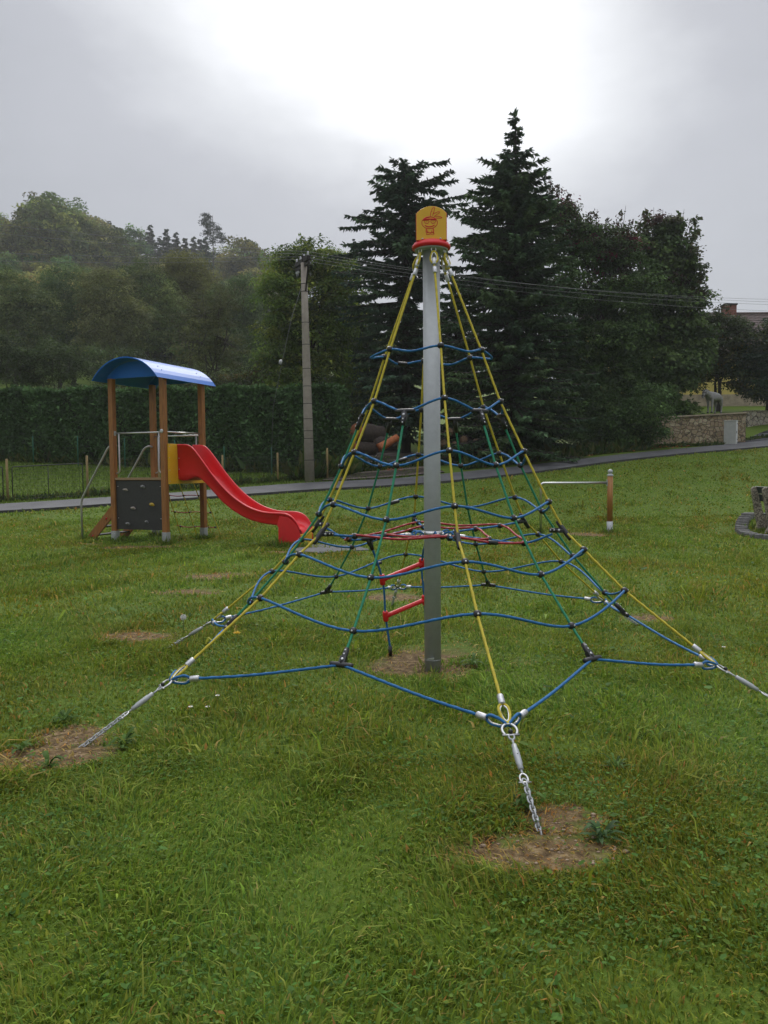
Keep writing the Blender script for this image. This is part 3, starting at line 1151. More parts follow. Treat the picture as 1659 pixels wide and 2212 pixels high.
# splice sleeves on the rings
for r, k, f in ((1, 3, 0.45), (3, 3, 0.42), (4, 3, 0.45), (6, 3, 0.42)):
    p, q = node('y', r, k), node('g', r, k) if r > 1 else node('y', r, k + 1)
    m_ = p.lerp(q, f) - up * (0.03 if r == 1 else 0.004)
    if r == 1:
        m_ = Vector((m_.x * 1.17, m_.y * 1.17, m_.z))
    d = (q - p).normalized()
    b = MB()
    b.tube([m_ - d * 0.045, m_ - d * 0.04, m_ + d * 0.04, m_ + d * 0.045], [0.013, 0.0165, 0.0165, 0.013], 12)
    b.build('splice_sleeve', M['black'], net)

# the red platform inside, hung between the yellow ropes and the pole
DZ = [.033, -.05, .026, .033, -.068, .022]
plat = empty('platform', (0, 0, 0))
plat.parent = net
po, pi_ = [], []
for k in range(6):
    p, q = node('y', 9, k), node('y', 10, k)
    p.z += DZ[k]
    q.z += DZ[k] * 0.6
    po.append(p)
    pi_.append(q)
    a = TH + R(60) * k
    hub = polar(0.092, a, 1.085)
    T0 = node('y', 0, k)
    ts = (p - T0).normalized()
    rope('spoke_rope', [T0 + ts * 0.09, p, q, q.lerp(hub, 0.75)], M['blue_rope'], plat, smooth=True)
    eye(plat, hub, q - hub, up, 0.08, 0.022, rope_mat=M['blue_rope'])
    sleeve(plat, hub.lerp(q, 0.42), q - hub, 0.0165, 0.055)
    clamp(plat, p, Vector((p.x, p.y, 0.6)))
    clamp(plat, q, Vector((q.x, q.y, 0.6)))
for ring, rise in ((po, -0.012), (pi_, -0.004)):
    P = []
    for k in range(6):
        m_ = (ring[k] + ring[(k + 1) % 6]) / 2
        P += [ring[k] + up * 0.008, Vector((m_.x * 1.07, m_.y * 1.07, m_.z + rise))]
    rope('foothold_rope', P, M['red_rope'], plat, smooth=True, closed=True)
p = (po[0] + po[1]) / 2
p = Vector((p.x * 1.07, p.y * 1.07, p.z - 0.012))
d = (po[1] - po[0]).normalized()
b = MB()
b.tube([p - d * 0.045, p - d * 0.04, p + d * 0.04, p + d * 0.045], [0.013, 0.0165, 0.0165, 0.013], 12)
b.build('splice_sleeve', M['black'], plat)
b = MB()
b.lathe([(0.0658, -0.02), (0.072, -0.02), (0.072, 0.02), (0.0658, 0.02)], (0, 0, 1.09), 32)
for k in range(6):
    a = TH + R(60) * k
    c = polar(0.08, a, 1.085)
    tan = Vector((-math.sin(a), math.cos(a), 0))
    rad = Vector((math.cos(a), math.sin(a), 0))
    b.tube([c + rad * 0.02 * math.cos(t) + up * 0.016 * math.sin(t) for t in np.linspace(0, 2 * math.pi, 11)[:-1]], 0.005, 7, closed=True)
b.build('collar', M['steel'], plat)

# the rope ladder up to the platform, two red rungs
NB = Vector((NX, NY, 0))
lad = empty('rope_ladder', (0, 0, 0))
lad.parent = net
lt = pi_[4].lerp(po[4], 0.35) - up * 0.005
rt = pi_[3].lerp(Vector((0, 0, 1.085)), 0.55) + up * -0.01
lb = at(843, 1408, 6.5) - NB
l1, l2 = at(826, 1252, 6.37) - NB, at(833, 1331, 6.45) - NB
r1, r2 = at(911, 1217, 6.62) - NB, at(917, 1296, 6.66) - NB
rb = at(921, 1385, 6.7) - NB
rope('side_rope', [lt, l1, l2, lb + up * 0.03], M['blue_rope'], lad, smooth=True)
rope('side_rope', [rt, r1, r2, rb], M['blue_rope'], lad, smooth=True)
tee(lt, po[4] - pi_[4], l1 - lt, 0.06, 0.10, parent=lad)
b = MB()
b.tube([lb - up * 0.035, lb + up * 0.05], 0.0165, 12)
b.build('rope_end_cap', M['black'], lad)
for A_, B_ in ((l1, r1), (l2, r2)):
    d = (B_ - A_).normalized()
    sd = (l2 - l1).normalized()
    b = MB()
    b.tube([A_, A_.lerp(B_, 0.12), A_.lerp(B_, 0.88), B_], [0.024, 0.02, 0.02, 0.024], 12)
    for e in (A_, B_):
        b.tube([e - sd * 0.045, e - sd * 0.035, e + sd * 0.035, e + sd * 0.045], [0.019, 0.024, 0.024, 0.019], 12)
    b.build('rung', M['red_plastic'], lad)

# ------------------------------------------------------------------ play tower with slide
TWX, TWY_, TPH = -5.098, 17.53, 0.386
tower = empty('play_tower', (TWX, TWY_, 0), -TPH, 'wooden play tower with blue curved roof, red slide and climbing wall', 'play tower')
HS = 0.69
PW = 0.118
for (i, j) in ((-1, -1), (1, -1), (1, 1), (-1, 1)):
    x, y = i * HS, j * HS
    zt = 3.62
    b = MB()
    b.box((x, y, (zt + 0.2) / 2), (PW, PW, zt - 0.2))
    post = b.build('post', M['wood'], tower, 0.008)
    b = MB()
    b.box((x, y, 0.14), (PW + 0.012, PW + 0.012, 0.24))
    for s_ in (-1, 1):
        for zz in (0.09, 0.2):
            b.lathe([(0.009, 0), (0.007, 0.006)], (x + s_ * 0.025, y - (PW + 0.012) / 2, zz), 8, (0, -1, 0), mi=1)
            b.lathe([(0.009, 0), (0.007, 0.006)], (x + (PW + 0.012) / 2, y + s_ * 0.025, zz), 8, (1, 0, 0), mi=1)
    shoe = b.build('post_shoe', [M['galv'], M['screw']], post, 0.004)
    b = MB()
    b.tube([(x, y, -0.12), (x, y, 0.04)], 0.03, 12)
    b.build('ground_stub', M['galv'], post)
DECK = 1.41
b = MB()
for k in range(9):
    yy = -HS + PW / 2 + 0.005 + (k + 0.5) * (2 * HS - PW - 0.01) / 9
    b.box((0, yy, DECK - 0.0), (2 * HS + 0.04, (2 * HS - PW) / 9 - 0.008, 0.035))
b.box((0, HS - 0.02, DECK - 0.07), (2 * HS - PW, 0.05, 0.1))
b.box((-HS + 0.02, 0, DECK - 0.07), (0.05, 2 * HS - PW, 0.1))
b.build('deck', M['wood'], tower)
# climbing wall on the near side
b = MB()
b.box((0, -HS - 0.0, (0.30 + DECK - 0.03) / 2), (2 * HS - PW - 0.006, 0.024, DECK - 0.03 - 0.30))
cw = b.build('climbing_wall', M['panel_dark'], tower, 0.003)
b = MB()
b.box((0, -HS - 0.005, DECK + 0.0075), (2 * HS - PW - 0.006, 0.075, 0.05))
b.build('wall_top_edge', M['ply_edge'], cw)
zw = lambda y_: 1.45 - (y_ - 829) * 0.0038
for sx, sy, mk, rs in ((432, 900, 'hold_w', (1.3, .6, .5)), (535, 882, 'hold', (1.2, .6, .7)), (475, 1006, 'hold_w', (1.2, .6, .6)), (585, 984, 'hold_y', (1.2, .6, .7)), (441, 1097, 'hold', (1.2, .6, .6)), (553, 1084, 'hold', (.9, .6, .6))):
    x = (sx - 511) / 216.0
    b = MB()
    c = Vector((x, -HS - 0.012, zw(sy)))
    b.ball(c + Vector((0, -0.015, 0)), 0.05, 12, (rs[0], 0.75, rs[2]))
    b.ball(c + Vector((0.03 * rs[0], -0.012, -0.016)), 0.034, 10, (rs[0], 0.7, rs[2]))
    b.lathe([(0.008, 0), (0.006, 0.004)], c + Vector((0, -0.052, 0)), 8, (0, -1, 0), mi=1)
    b.build('climbing_hold', [M[mk], M['screw']], cw)
b = MB()
for sx in (-0.575, 0.575):
    for z in (0.55, 1.25):
        b.lathe([(0.011, 0), (0.009, 0.006)], (sx, -HS - 0.012, z), 10, (0, -1, 0))
b.build('panel_screw', M['screw'], cw)


# barrel roof
def roof_arc(w, zc, rise, n=16, x0=-0.03):
    rad = (w * w + rise * rise) / (2 * rise)
    a0 = math.asin(w / rad)
    return [(x0 + rad * math.sin(-a0 + 2 * a0 * i / n), zc + rise - rad + rad * math.cos(-a0 + 2 * a0 * i / n)) for i in range(n + 1)]


rw, re, rr_ = 0.875, 3.55, 0.47
up_arc, lo_arc = roof_arc(rw, re, rr_), roof_arc(rw - 0.012, re - 0.002, rr_ - 0.022)
b = MB()
b.prism(up_arc + lo_arc[::-1], lambda a, z, t: Vector((a, -1.06 + t, z)), 2.12)
for i in range(len(b.sm)):
    pass
roof = b.build('roof', M['roof_blue'], tower)
for yy in (-HS - 0.02, HS + 0.02):
    ga = roof_arc(0.79, 3.615, 0.355)
    b = MB()
    b.prism(ga, lambda a, z, t: Vector((a, yy - 0.012 + t, z)), 0.024)
    b.build('gable_board', M['roof_blue'], roof)
b = MB()
for x, z in [up_arc[2], up_arc[13], up_arc[14]]:
    for yy in (-HS, HS):
        b.ball((x, yy, z + 0.004), 0.012, 8)
b.build('roof_bolt', M['screw'], roof)

# slide panel (yellow board with the chute's opening) on the right side
b = MB()
o_ = [(-0.66, 1.30), (0.66, 1.30), (0.66, 2.17), (0.36, 2.17), (0.30, 2.12), (0.30, 1.52), (-0.30, 1.52), (-0.30, 2.12), (-0.36, 2.17), (-0.66, 2.17)]
# three boards butted so that every face stays convex
for y0, y1, z0, z1 in ((-0.66, -0.30, 1.30, 2.17), (0.30, 0.66, 1.30, 2.17), (-0.30, 0.30, 1.30, 1.44)):
    b.box((HS + PW / 2 + 0.012, (y0 + y1) / 2, (z0 + z1) / 2), (0.022, y1 - y0, z1 - z0))
sp = b.build('slide_panel', M['yellow_plastic'], tower, 0.003)
b = MB()
for y in (-0.62, 0.62):
    for z in (1.36, 1.6, 1.87, 2.11):
        b.lathe([(0.011, 0), (0.009, 0.005)], (HS + PW / 2 + 0.023, y, z), 10, (1, 0, 0))
b.build('panel_screw', M['screw'], sp)
# chute: p, rim, floor, underside
ST = [(0.765, 2.165, 1.50, 1.40), (0.88, 2.165, 1.50, 1.365), (1.0, 2.16, 1.50, 1.375), (1.1, 2.135, 1.50, 1.42), (1.2, 2.06, 1.49, 1.45), (1.32, 1.93, 1.45, 1.425), (1.47, 1.75, 1.35, 1.315), (1.65, 1.53, 1.18, 1.14),
      (1.9, 1.27, 0.95, 0.90), (2.15, 1.06, 0.77, 0.73), (2.4, 0.90, 0.635, 0.60), (2.62, 0.80, 0.555, 0.525), (2.85, 0.735, 0.50, 0.475), (3.05, 0.71, 0.475, 0.45), (3.25, 0.705, 0.46, 0.435),
      (3.42, 0.695, 0.445, 0.42), (3.55, 0.655, 0.42, 0.40), (3.65, 0.58, 0.385, 0.365), (3.73, 0.47, 0.33, 0.31), (3.775, 0.36, 0.27, 0.25)]
SP = spline([(p, q, r_) for p, q, r_, _ in ST], 0.04)
SU = np.interp([s.x for s in SP], [s[0] for s in ST], [s[3] for s in ST])
QC = -0.06


def slide_sec(p, rim, fl, un):
    h = rim - fl
    w, t = 0.285, 0.028
    half = [(0.0, fl), (0.12, fl + 0.002), (0.20, fl + 0.018), (0.238, fl + 0.07), (w - t - 0.004, fl + max(0.09, h * 0.55)), (w - t - 0.002, rim - 0.022), (w - t + 0.004, rim - 0.006), (w - 0.008, rim + 0.002),
            (w + 0.010, rim - 0.004), (w + 0.017, rim - 0.02), (w + 0.011, rim - 0.035), (w, rim - 0.042), (w - 0.008, fl + 0.02), (w - 0.015, un + 0.012), (w - 0.035, un)]
    right = half
    left = [(-a, z) for a, z in half[:0:-1]]
    pts = left + right
    return [Vector((p, QC + a, z)) for a, z in pts]


b = MB()
vs, fs = [], []
NS = None
for s_, un in zip(SP, SU):
    sec = slide_sec(s_.x, s_.y, s_.z, un)
    NS = len(sec)
    vs += sec
for i in range(len(SP) - 1):
    for k in range(NS):
        l = (k + 1) % NS
        fs.append((i * NS + k, (i + 1) * NS + k, (i + 1) * NS + l, i * NS + l))
fs.append(tuple(range(NS)))
b.add(vs, fs, 0, True)
fs_flat = len(b.sm) - 1
b.sm[fs_flat] = False
slide = b.build('slide', M['red_plastic'], tower)
# slide foot: two side cheeks down to the ground and a yellow front
for sgn in (-1, 1):
    q0 = QC + sgn * 0.262
    ol = [(3.27, 0.0), (3.27, 0.43), (3.24, 0.46), (3.3, 0.66), (3.5, 0.63), (3.62, 0.55), (3.72, 0.44), (3.77, 0.34), (3.785, 0.2), (3.785, 0.0)]
    b = MB()
    b.prism(ol, lambda a, z, t: Vector((a, q0 + sgn * t, z - 0.03)), 0.03)
    b.build('foot_cheek', M['red_plastic'], slide, 0.008)
b = MB()
b.box((3.745, QC, 0.11), (0.05, 0.515, 0.31), Matrix.Rotation(R(6), 3, 'Y'))
b.build('foot_front', M['yellow_plastic'], slide, 0.01)
b = MB()
for z, y in ((1.86, 0), (1.62, 0)):
    b.lathe([(0.013, 0), (0.01, 0.006)], (0.815, QC - 0.29, z), 10, (0, -1, 0))
b.build('slide_bolt', M['screw'], slide)


# steel rails
def rail(name, pts, r=0.023, parent=tower, mat='dull_steel', step=0.03, smooth=True):
    b = MB()
    b.tube(spline(pts, step) if smooth else [Vector(p) for p in pts], r, 12)
    return b.build(name, M[mat], parent)


def bend(pts, r=0.08, n=6):              # polyline with rounded corners
    P = [Vector(p) for p in pts]
    out = [P[0]]
    for a, c, d in zip(P[:-2], P[1:-1], P[2:]):
        u_, w_ = (a - c).normalized(), (d - c).normalized()
        s_, e_ = c + u_ * r, c + w_ * r
        for i in range(n + 1):
            t = i / n
            out.append(s_ * (1 - t) ** 2 + c * 2 * t * (1 - t) + e_ * t * t)
    return out + [P[-1]]


for sy, xo, xt in ((-1, -1.70, 2.16), (1, -1.72, 2.16)):
    y = sy * (HS - 0.11) - (0.05 if sy < 0 else 0)
    gzz = -0.1
    pts = bend([(xo, y, gzz), (xo, y, 0.93), (-HS - 0.16, y, xt), (-HS - 0.0, y, xt + 0.01)], 0.12)
    h = rail('handrail', pts, smooth=False)
    b = MB()
    b.box((-HS - 0.005, sy * (HS - 0.04), xt), (0.05, 0.14, 0.035))
    b.box((-HS - PW / 2 - 0.005, sy * HS, xt), (0.008, 0.05, 0.2))
    b.build('rail_bracket', M['galv'], h)
# near guard: top bar, two J shaped verticals
gr = rail('guard_rail', [(-HS + 0.03, -HS + 0.02, 2.42), (HS - 0.03, -HS + 0.02, 2.42)], 0.017, mat='steel', smooth=False)
for s_ in (-1, 1):
    b = MB()
    b.tube(bend([(s_ * (HS - 0.15), -HS + 0.02, 2.42), (s_ * (HS - 0.15), -HS + 0.02, 1.55), (s_ * (HS - 0.02), -HS + 0.02, 1.53)], 0.07), 0.017, 12)
    b.build('guard_upright', M['dull_steel'], gr)
    b = MB()
    b.box((s_ * (HS - PW / 2 - 0.005), -HS, 2.42), (0.01, 0.06, 0.1))
    b.build('rail_bracket', M['galv'], gr)
b = MB()
b.lathe([(0.045, 0), (0.042, 0.012), (0.03, 0.014)], (HS - 0.01, -HS - PW / 2, 2.44), 18, (0, -1, 0))
b.build('rail_end_disc', M['alu'], gr)
gr2 = rail('safety_bar', [(HS - 0.02, -HS + 0.05, 2.43), (HS - 0.02, HS - 0.05, 2.43)], 0.017, mat='steel', smooth=False)
gr3 = rail('guard_rail', [(-HS + 0.03, HS - 0.02, 2.40), (HS - 0.03, HS - 0.02, 2.40)], 0.017, mat='steel', smooth=False)
for s_ in (-1, 1):
    b = MB()
    b.tube(bend([(s_ * (HS - 0.15), HS - 0.02, 2.40), (s_ * (HS - 0.15), HS - 0.02, 1.55), (s_ * (HS - 0.02), HS - 0.02, 1.53)], 0.07), 0.017, 12)
    b.build('guard_upright', M['dull_steel'], gr3)
# ladder stair on the left side: two cheeks, dark treads
for sy in (-1, 1):
    y = sy * (HS - 0.13)
    b = MB()
    b.prism([(-1.74, -0.04), (-1.46, -0.04), (-0.36, 1.06), (-0.36, 1.34)], lambda a, z, t: Vector((a, y - 0.022 + t, z)), 0.044)
    sg = b.build('stair_cheek', M['wood'], tower, 0.006)
    if sy < 0:
        for i, f in enumerate((0.16, 0.56, 0.78)):
            b = MB()
            px, pz = -1.60 + 1.0 * f, -0.04 + 1.0 * f
            b.lathe([(0.028, 0), (0.026, 0.016), (0.014, 0.024)], (px, y - 0.022, pz), 12, (0, -1, 0), mi=0)
            b.ball((px, y - 0.046, pz + 0.012), 0.014, 8, mi=1)
            b.build('bolt_cover', [M['red_plastic'], M['fence_green']], sg)
for i in range(5):
    f = (i + 0.75) / 5.6
    b = MB()
    b.box((-1.58 + 1.12 * f, 0, -0.02 + 1.12 * f), (0.19, 2 * (HS - 0.152), 0.03))
    b.build('tread', M['panel_dark'], tower, 0.004)
# sloping scramble net behind
for n_, (xs) in enumerate((-0.42, -0.02, 0.38)):
    rope('net_rope', [(xs, HS + 0.02, 1.36), (xs * 1.1, HS + 0.35, 0.72), (xs * 1.15, HS + 0.72, -0.03)], M['yellow_rope'], tower, r=0.011)
rope('net_rope', [(0.55, HS + 0.04, 1.36), (0.62, HS + 0.8, 0.0)], M['yellow_rope'], tower, r=0.011)
for f in (0.27, 0.57, 0.84):
    z, y = 1.36 * (1 - f), HS + 0.02 + 0.72 * f
    rope('net_cross_rope', [(-0.55, y, z + .02), (-0.2, y, z - .015), (0.18, y, z + .01), (0.6, y, z - .015)], M['red_rope'], tower, r=0.010, smooth=True)
    for xs in (-0.44, -0.02, 0.41, 0.58):
        b = MB()
        b.ball((xs, y, z), 0.028, 10)
        b.build('rope_clamp', M['black'], tower)

# rubber landing mat at the slide's end
b = MB()
mc = [flat(625, 1190), flat(690, 1196), flat(800, 1189), flat(760, 1178), flat(672, 1178)]
b.add([Vector((p.x, p.y, 0.02)) for p in mc] + [Vector((p.x, p.y, -0.05)) for p in mc], [(0, 1, 2, 3, 4)] + [((i + 1) % 5, i, 5 + i, 5 + (i + 1) % 5) for i in range(5)])
tag(b.build('landing_mat', M['rubber'], None, 0.006), 'flat grey rubber mat on the grass at the foot of the red slide', 'mat')

# ------------------------------------------------------------------ turnover bar
bp_ = flat(1317, 1152)
lp_ = flat(1168, 1152)
bar = empty('turnover_bar', (bp_.x, bp_.y, 0), 0, 'low steel turnover bar on a round wooden post with a ball cap', 'gym bar')
H_ = 1.44
b = MB()
b.tube([(0, 0, 0.26), (0, 0, 1.4)], 0.065, 20)
post = b.build('post', M['wood2'], bar)
b = MB()
b.tube([(0, 0, -0.1), (0, 0, 0.03), (0, 0, 0.29)], 0.072, 20)
for z in (0.1, 0.2):
    b.lathe([(0.012, 0), (0.01, 0.008)], (0, -0.071, z), 8, (0, -1, 0), mi=1)
b.build('post_shoe', [M['galv'], M['screw']], post)
b = MB()
b.lathe([(0.07, 0), (0.073, 0.01), (0.073, 0.035), (0.06, 0.045), (0.035, 0.06), (0.05, 0.075), (0.062, 0.105), (0.05, 0.145), (0.02, 0.165)], (0, 0, 1.38), 20)
b.build('ball_cap', M['galv'], post)
dl = lp_ - bp_
dl.z = 0
b = MB()
b.tube(bend([(dl.x * 0.035, dl.y * 0.035, 1.22), (dl.x, dl.y, 1.22), (dl.x, dl.y, -0.1)], 0.09, 8), 0.030, 14)
b.build('bar_tube', M['steel'], bar)
b = MB()
b.box((dl.x * 0.045, dl.y * 0.045, 1.22), (0.012, 0.07, 0.15))
b.build('bar_flange', M['galv'], bar)

# ------------------------------------------------------------------ bench and its ring of edging stones
bb = flat(1634, 1153)
bench = empty('park_bench', (bb.x, bb.y, 0.02), R(-91), 'old park bench seen from behind, lichened concrete legs and dark green back slats', 'bench')
for x in (0.0, 0.56):
    b = MB()
    b.prism([(-0.02, -0.06), (0.20, -0.06), (0.185, 0.12), (0.115, 0.42), (0.035, 0.77), (-0.05, 1.085), (-0.11, 1.10), (-0.165, 1.05), (-0.155, 0.95), (-0.01, 0.2)], lambda a, z, t: Vector((x + t, a, z)), 0.11)
    b.prism([(0.16, 0.0), (0.50, 0.0), (0.56, 0.40), (0.16, 0.42)], lambda a, z, t: Vector((x + 0.01 + t, a, z)), 0.09)
    b.prism([(-0.14, -0.05), (0.02, -0.05), (0.0, 0.24)], lambda a, z, t: Vector((x + 0.012 + t, a, z)), 0.085)
    b.build('leg', M['aged_concrete'], bench, 0.012)
b = MB()
for z, a in ((1.02, -0.025), (0.84, 0.02)):
    b.box((0.95, 0.0 + a, z), (1.95, 0.04, 0.165), Matrix.Rotation(R(13), 3, 'X'))
b.build('backrest', M['slat'], bench, 0.005)
b = MB()
for k in range(3):
    b.box((0.62, 0.24 + k * 0.14, 0.44), (1.9, 0.12, 0.035))
b.build('seat', M['slat'], bench, 0.005)
est = None
ring = spline([at(u, v, Y) for u, v, Y in [(1652, 1121, 19.6), (1630, 1125, 19.5), (1612, 1133, 19.1), (1603, 1142, 18.6), (1602, 1150, 18.1), (1607, 1158, 17.6), (1620, 1165, 17.1), (1640, 1171, 16.8), (1664, 1174, 16.6), (1700, 1177, 16.5)]], 0.02)
acc, nxt, placed = 0.0, 0.0, []
for p, q in zip(ring[:-1], ring[1:]):
    if acc >= nxt:
        placed.append((p, (q - p)))
        nxt += 0.165
    acc += Vector(((q - p).x, (q - p).y)).length
for p, d in placed:
    if est is None:
        b = MB()
        b.box((0, 0, 0.01), (0.27, 0.10, 0.2))
        est = b.build('edging_stone', M['edging'], None, 0.014)
        o = est
        tag(o, 'grey concrete edging stone in the curved row round the foot of the bench', 'edging stone', 'edging stones round the bench')
    else:
        o = est.copy()
        COL.objects.link(o)
    o.location = (p.x, p.y, gz(p.x, p.y) + 0.01 + random.uniform(-0.012, 0.015))
    o.rotation_euler = (random.uniform(-.04, .04), random.uniform(-.04, .04), math.atan2(d.y, d.x) * 0.35 + random.uniform(-.06, .06))
# ------------------------------------------------------------------ vegetation builders
def unit(n):
    v = rng.normal(size=(n, 3))
    return v / np.linalg.norm(v, axis=1)[:, None]


def leaves(P, size, aspect=0.5, axis=None, axis_w=0.0, fold=0.15, nrm=None, njit=0.45):
    """one small folded leaf per point: 4 corners, returns verts (4N,3), quads"""
    n = len(P)
    a = unit(n)
    if axis is not None:
        a = a * (1 - axis_w) + axis * axis_w
        a /= np.linalg.norm(a, axis=1)[:, None] + 1e-9
    if nrm is not None:                  # leaf blades turn their faces outwards and up, as real ones do
        nj = nrm + rng.normal(0, njit, (n, 3))
        a = a - nj * (np.sum(a * nj, 1) / (np.sum(nj * nj, 1) + 1e-9))[:, None]
        a /= np.linalg.norm(a, axis=1)[:, None] + 1e-9
        b_ = np.cross(nj, a)
    else:
        b_ = np.cross(a, unit(n))
    b_ /= np.linalg.norm(b_, axis=1)[:, None] + 1e-9
    nn = np.cross(a, b_)
    s = np.asarray(size).reshape(-1, 1) * np.ones((n, 1))
    m_ = P + a * s * 0.45
    V = np.stack([P, m_ + b_ * s * aspect * 0.5 + nn * s * fold, P + a * s, m_ - b_ * s * aspect * 0.5 + nn * s * fold], 1).reshape(-1, 3)
    F = np.arange(4 * n).reshape(n, 4)
    return V, F


def mixcol(n, cols, w=None, var=0.25):
    cols = np.array(cols)
    i = rng.choice(len(cols), n, p=w)
    return cols[i] * np.exp(rng.normal(0, var, (n, 1)))


def limb(mb, p0, p1, r0, r1, wob=0.08, n=7, seg=6):
    p0, p1 = np.array(p0, float), np.array(p1, float)
    L = np.linalg.norm(p1 - p0)
    pts = []
    for i in range(seg + 1):
        t = i / seg
        p = p0 + (p1 - p0) * t
        if 0 < i < seg:
            p = p + rng.normal(0, wob * L / seg * 1.2, 3)
        pts.append(Vector(p))
    mb.tube(pts, [r0 + (r1 - r0) * i / seg for i in range(seg + 1)], n)
    return pts


def crown_from_lobes(lobes, per_m2, leaf, cluster_n, cluster_r, cols, w=None, shell=0.5, aspect=0.55, spread=1.06, droop=0.0, cols_top=None, top_z=None, var=0.22):
    """lobes: (centre, rx, ry, rz); leaf clusters scattered through their volume, denser outwards"""
    Ps, Cs = [], []
    cents, lt_ = [], []
    for c, rx, ry, rz in lobes:
        area = 4 * math.pi * ((rx * ry) ** 1.6 / 3 + (rx * rz) ** 1.6 / 3 + (ry * rz) ** 1.6 / 3) ** (1 / 1.6)
        n = max(5, int(area * per_m2 * 0.30))
        d = unit(n)
        r_ = (shell + (spread - shell) * rng.random(n) ** 0.6)[:, None]
        cents.append(np.array(c) + d * r_ * np.array([rx, ry, rz]))
        lt_.append(np.full((n, 1), math.exp(rng.normal(0, 0.18))))
    cents = np.concatenate(cents)
    k = len(cents)
    base = mixcol(k, cols, w, var) * np.concatenate(lt_)
    if cols_top is not None:
        t_ = rng.random(k) < 0.75 * np.clip((cents[:, 2] - top_z[0]) / (top_z[1] - top_z[0]), 0, 1)
        base[t_] = mixcol(int(t_.sum()), cols_top, None, var)
    cn = np.maximum(4, rng.poisson(cluster_n * 3.0, k))
    idx = np.repeat(np.arange(k), cn)
    d = unit(len(idx))
    d[:, 2] = np.where(d[:, 2] < -0.3, -d[:, 2], d[:, 2])
    cr_ = (cluster_r * 2.1 * np.exp(rng.normal(0, 0.3, k)))[idx][:, None]
    off = d * cr_ * (0.25 + 0.85 * rng.random((len(idx), 1)) ** 0.5) * np.array([1, 1, 0.62])
    P = cents[idx] + off
    col = base[idx] * np.exp(rng.normal(0, 0.18, (len(idx), 1)))
    ax = unit(len(idx)) * 0.5 + np.array([0, 0, -droop])
    V, F = leaves(P, leaf * np.exp(rng.normal(0, 0.25, len(idx))), aspect, ax, 0.5 if droop else 0.0, nrm=d * 0.8 + np.array([0, 0, 0.55]))
    return V, F, np.repeat(col, 4, 0), cents


def px_lobes(spec, Y, dfac=0.9):          # lobes measured in the photo, given their true distance and depth
    out = []
    for i, (u, v, ru, rv) in enumerate(spec):
        c = at(u, v, Y + rng.normal(0, 0.25) * ru / FOC * Y)
        k = Y / FOC
        out.append((np.array(c), ru * k, (ru + rv) / 2 * k * dfac, rv * k))
    return out


def tree(name, label, cat, spec, Y, cols, base=None, shoots=(), shoot_cols=None, r=0.2, per_m2=7, leaf=0.12, cluster_n=34, cluster_r=0.3, group=None, stems=1, mat='leaf', twigs=26, **kw):
    lob = px_lobes(spec, Y)
    bx = sum(l[0][0] for l in lob) / len(lob) if base is None else base[0]
    by = Y if base is None else base[1]
    b0 = np.array([bx, by, gz(bx, by) if base is None or len(base) < 3 else base[2]])
    root = empty(name, b0, 0, label, cat, group)
    lob = [(c - b0, a, b_, d) for c, a, b_, d in lob]
    V, F, C, cents = crown_from_lobes(lob, per_m2, leaf, cluster_n, cluster_r, cols, **kw)
    VV, FF, CC, nv = [V], [F], [C], len(V)
    for su, sv, su0, sv0 in shoots:          # upright leading shoots, leaves set along a thin stem
        p1, p0 = np.array(at(su, sv, Y)) - b0, np.array(at(su0, sv0, Y)) - b0
        p0[1] = p1[1] = rng.normal(0, 0.5)
        ns = int(np.linalg.norm(p1 - p0) * 75)
        q = rng.random(ns) ** 0.9
        rad_ = (0.30 * (1 - q) + 0.06)[:, None]
        P_ = p0 + (p1 - p0) * q[:, None] + rng.normal(0, 1, (ns, 3)) * rad_ * np.array([1, 1, .5])
        v_, f_ = leaves(P_, leaf * np.exp(rng.normal(0, .25, ns)), kw.get('aspect', 0.55), unit(ns) * .5 + np.array([0, 0, -.3]), 0.5)
        VV.append(v_)
        FF.append(f_ + nv)
        nv += len(v_)
        CC.append(np.repeat(mixcol(ns, shoot_cols or cols, None, 0.25), 4, 0))
    fast_mesh('crown', np.concatenate(VV), [np.concatenate(FF)], M[mat], np.concatenate(CC), root)
    mb = MB()
    for su, sv, su0, sv0 in shoots:
        p1, p0 = np.array(at(su, sv, Y)) - b0, np.array(at(su0, sv0, Y)) - b0
        limb(mb, p0, p1, 0.025, 0.008, 0.04, 4, 4)
    top = max(l[0][2] for l in lob)
    for s_ in range(stems):
        o_ = np.array([rng.normal(0, 0.18) * (stems > 1), rng.normal(0, 0.18) * (stems > 1), 0])
        mean = np.mean([l[0] for l in lob], 0)
        fork = np.array([mean[0] * 0.3, mean[1] * 0.3, top * 0.35]) + rng.normal(0, 0.25 * (stems > 1), 3)
        limb(mb, o_ - np.array([0, 0, 0.3]), fork, r / math.sqrt(stems), r * 0.7 / math.sqrt(stems), 0.05, 9)
        for l in lob[s_::stems]:
            limb(mb, fork, l[0] + np.array([0, 0, l[3] * 0.35]), r * 0.42 / math.sqrt(stems), r * 0.08, 0.13, 6, 8)
    for c in cents[rng.choice(len(cents), min(twigs, len(cents)), replace=False)]:
        l = min(lob, key=lambda q: np.linalg.norm(q[0] - c))
        limb(mb, l[0] + (c - l[0]) * 0.1, c, r * 0.12, 0.012, 0.12, 5, 5)
    mb.build('trunk', M['bark'], root)
    return root


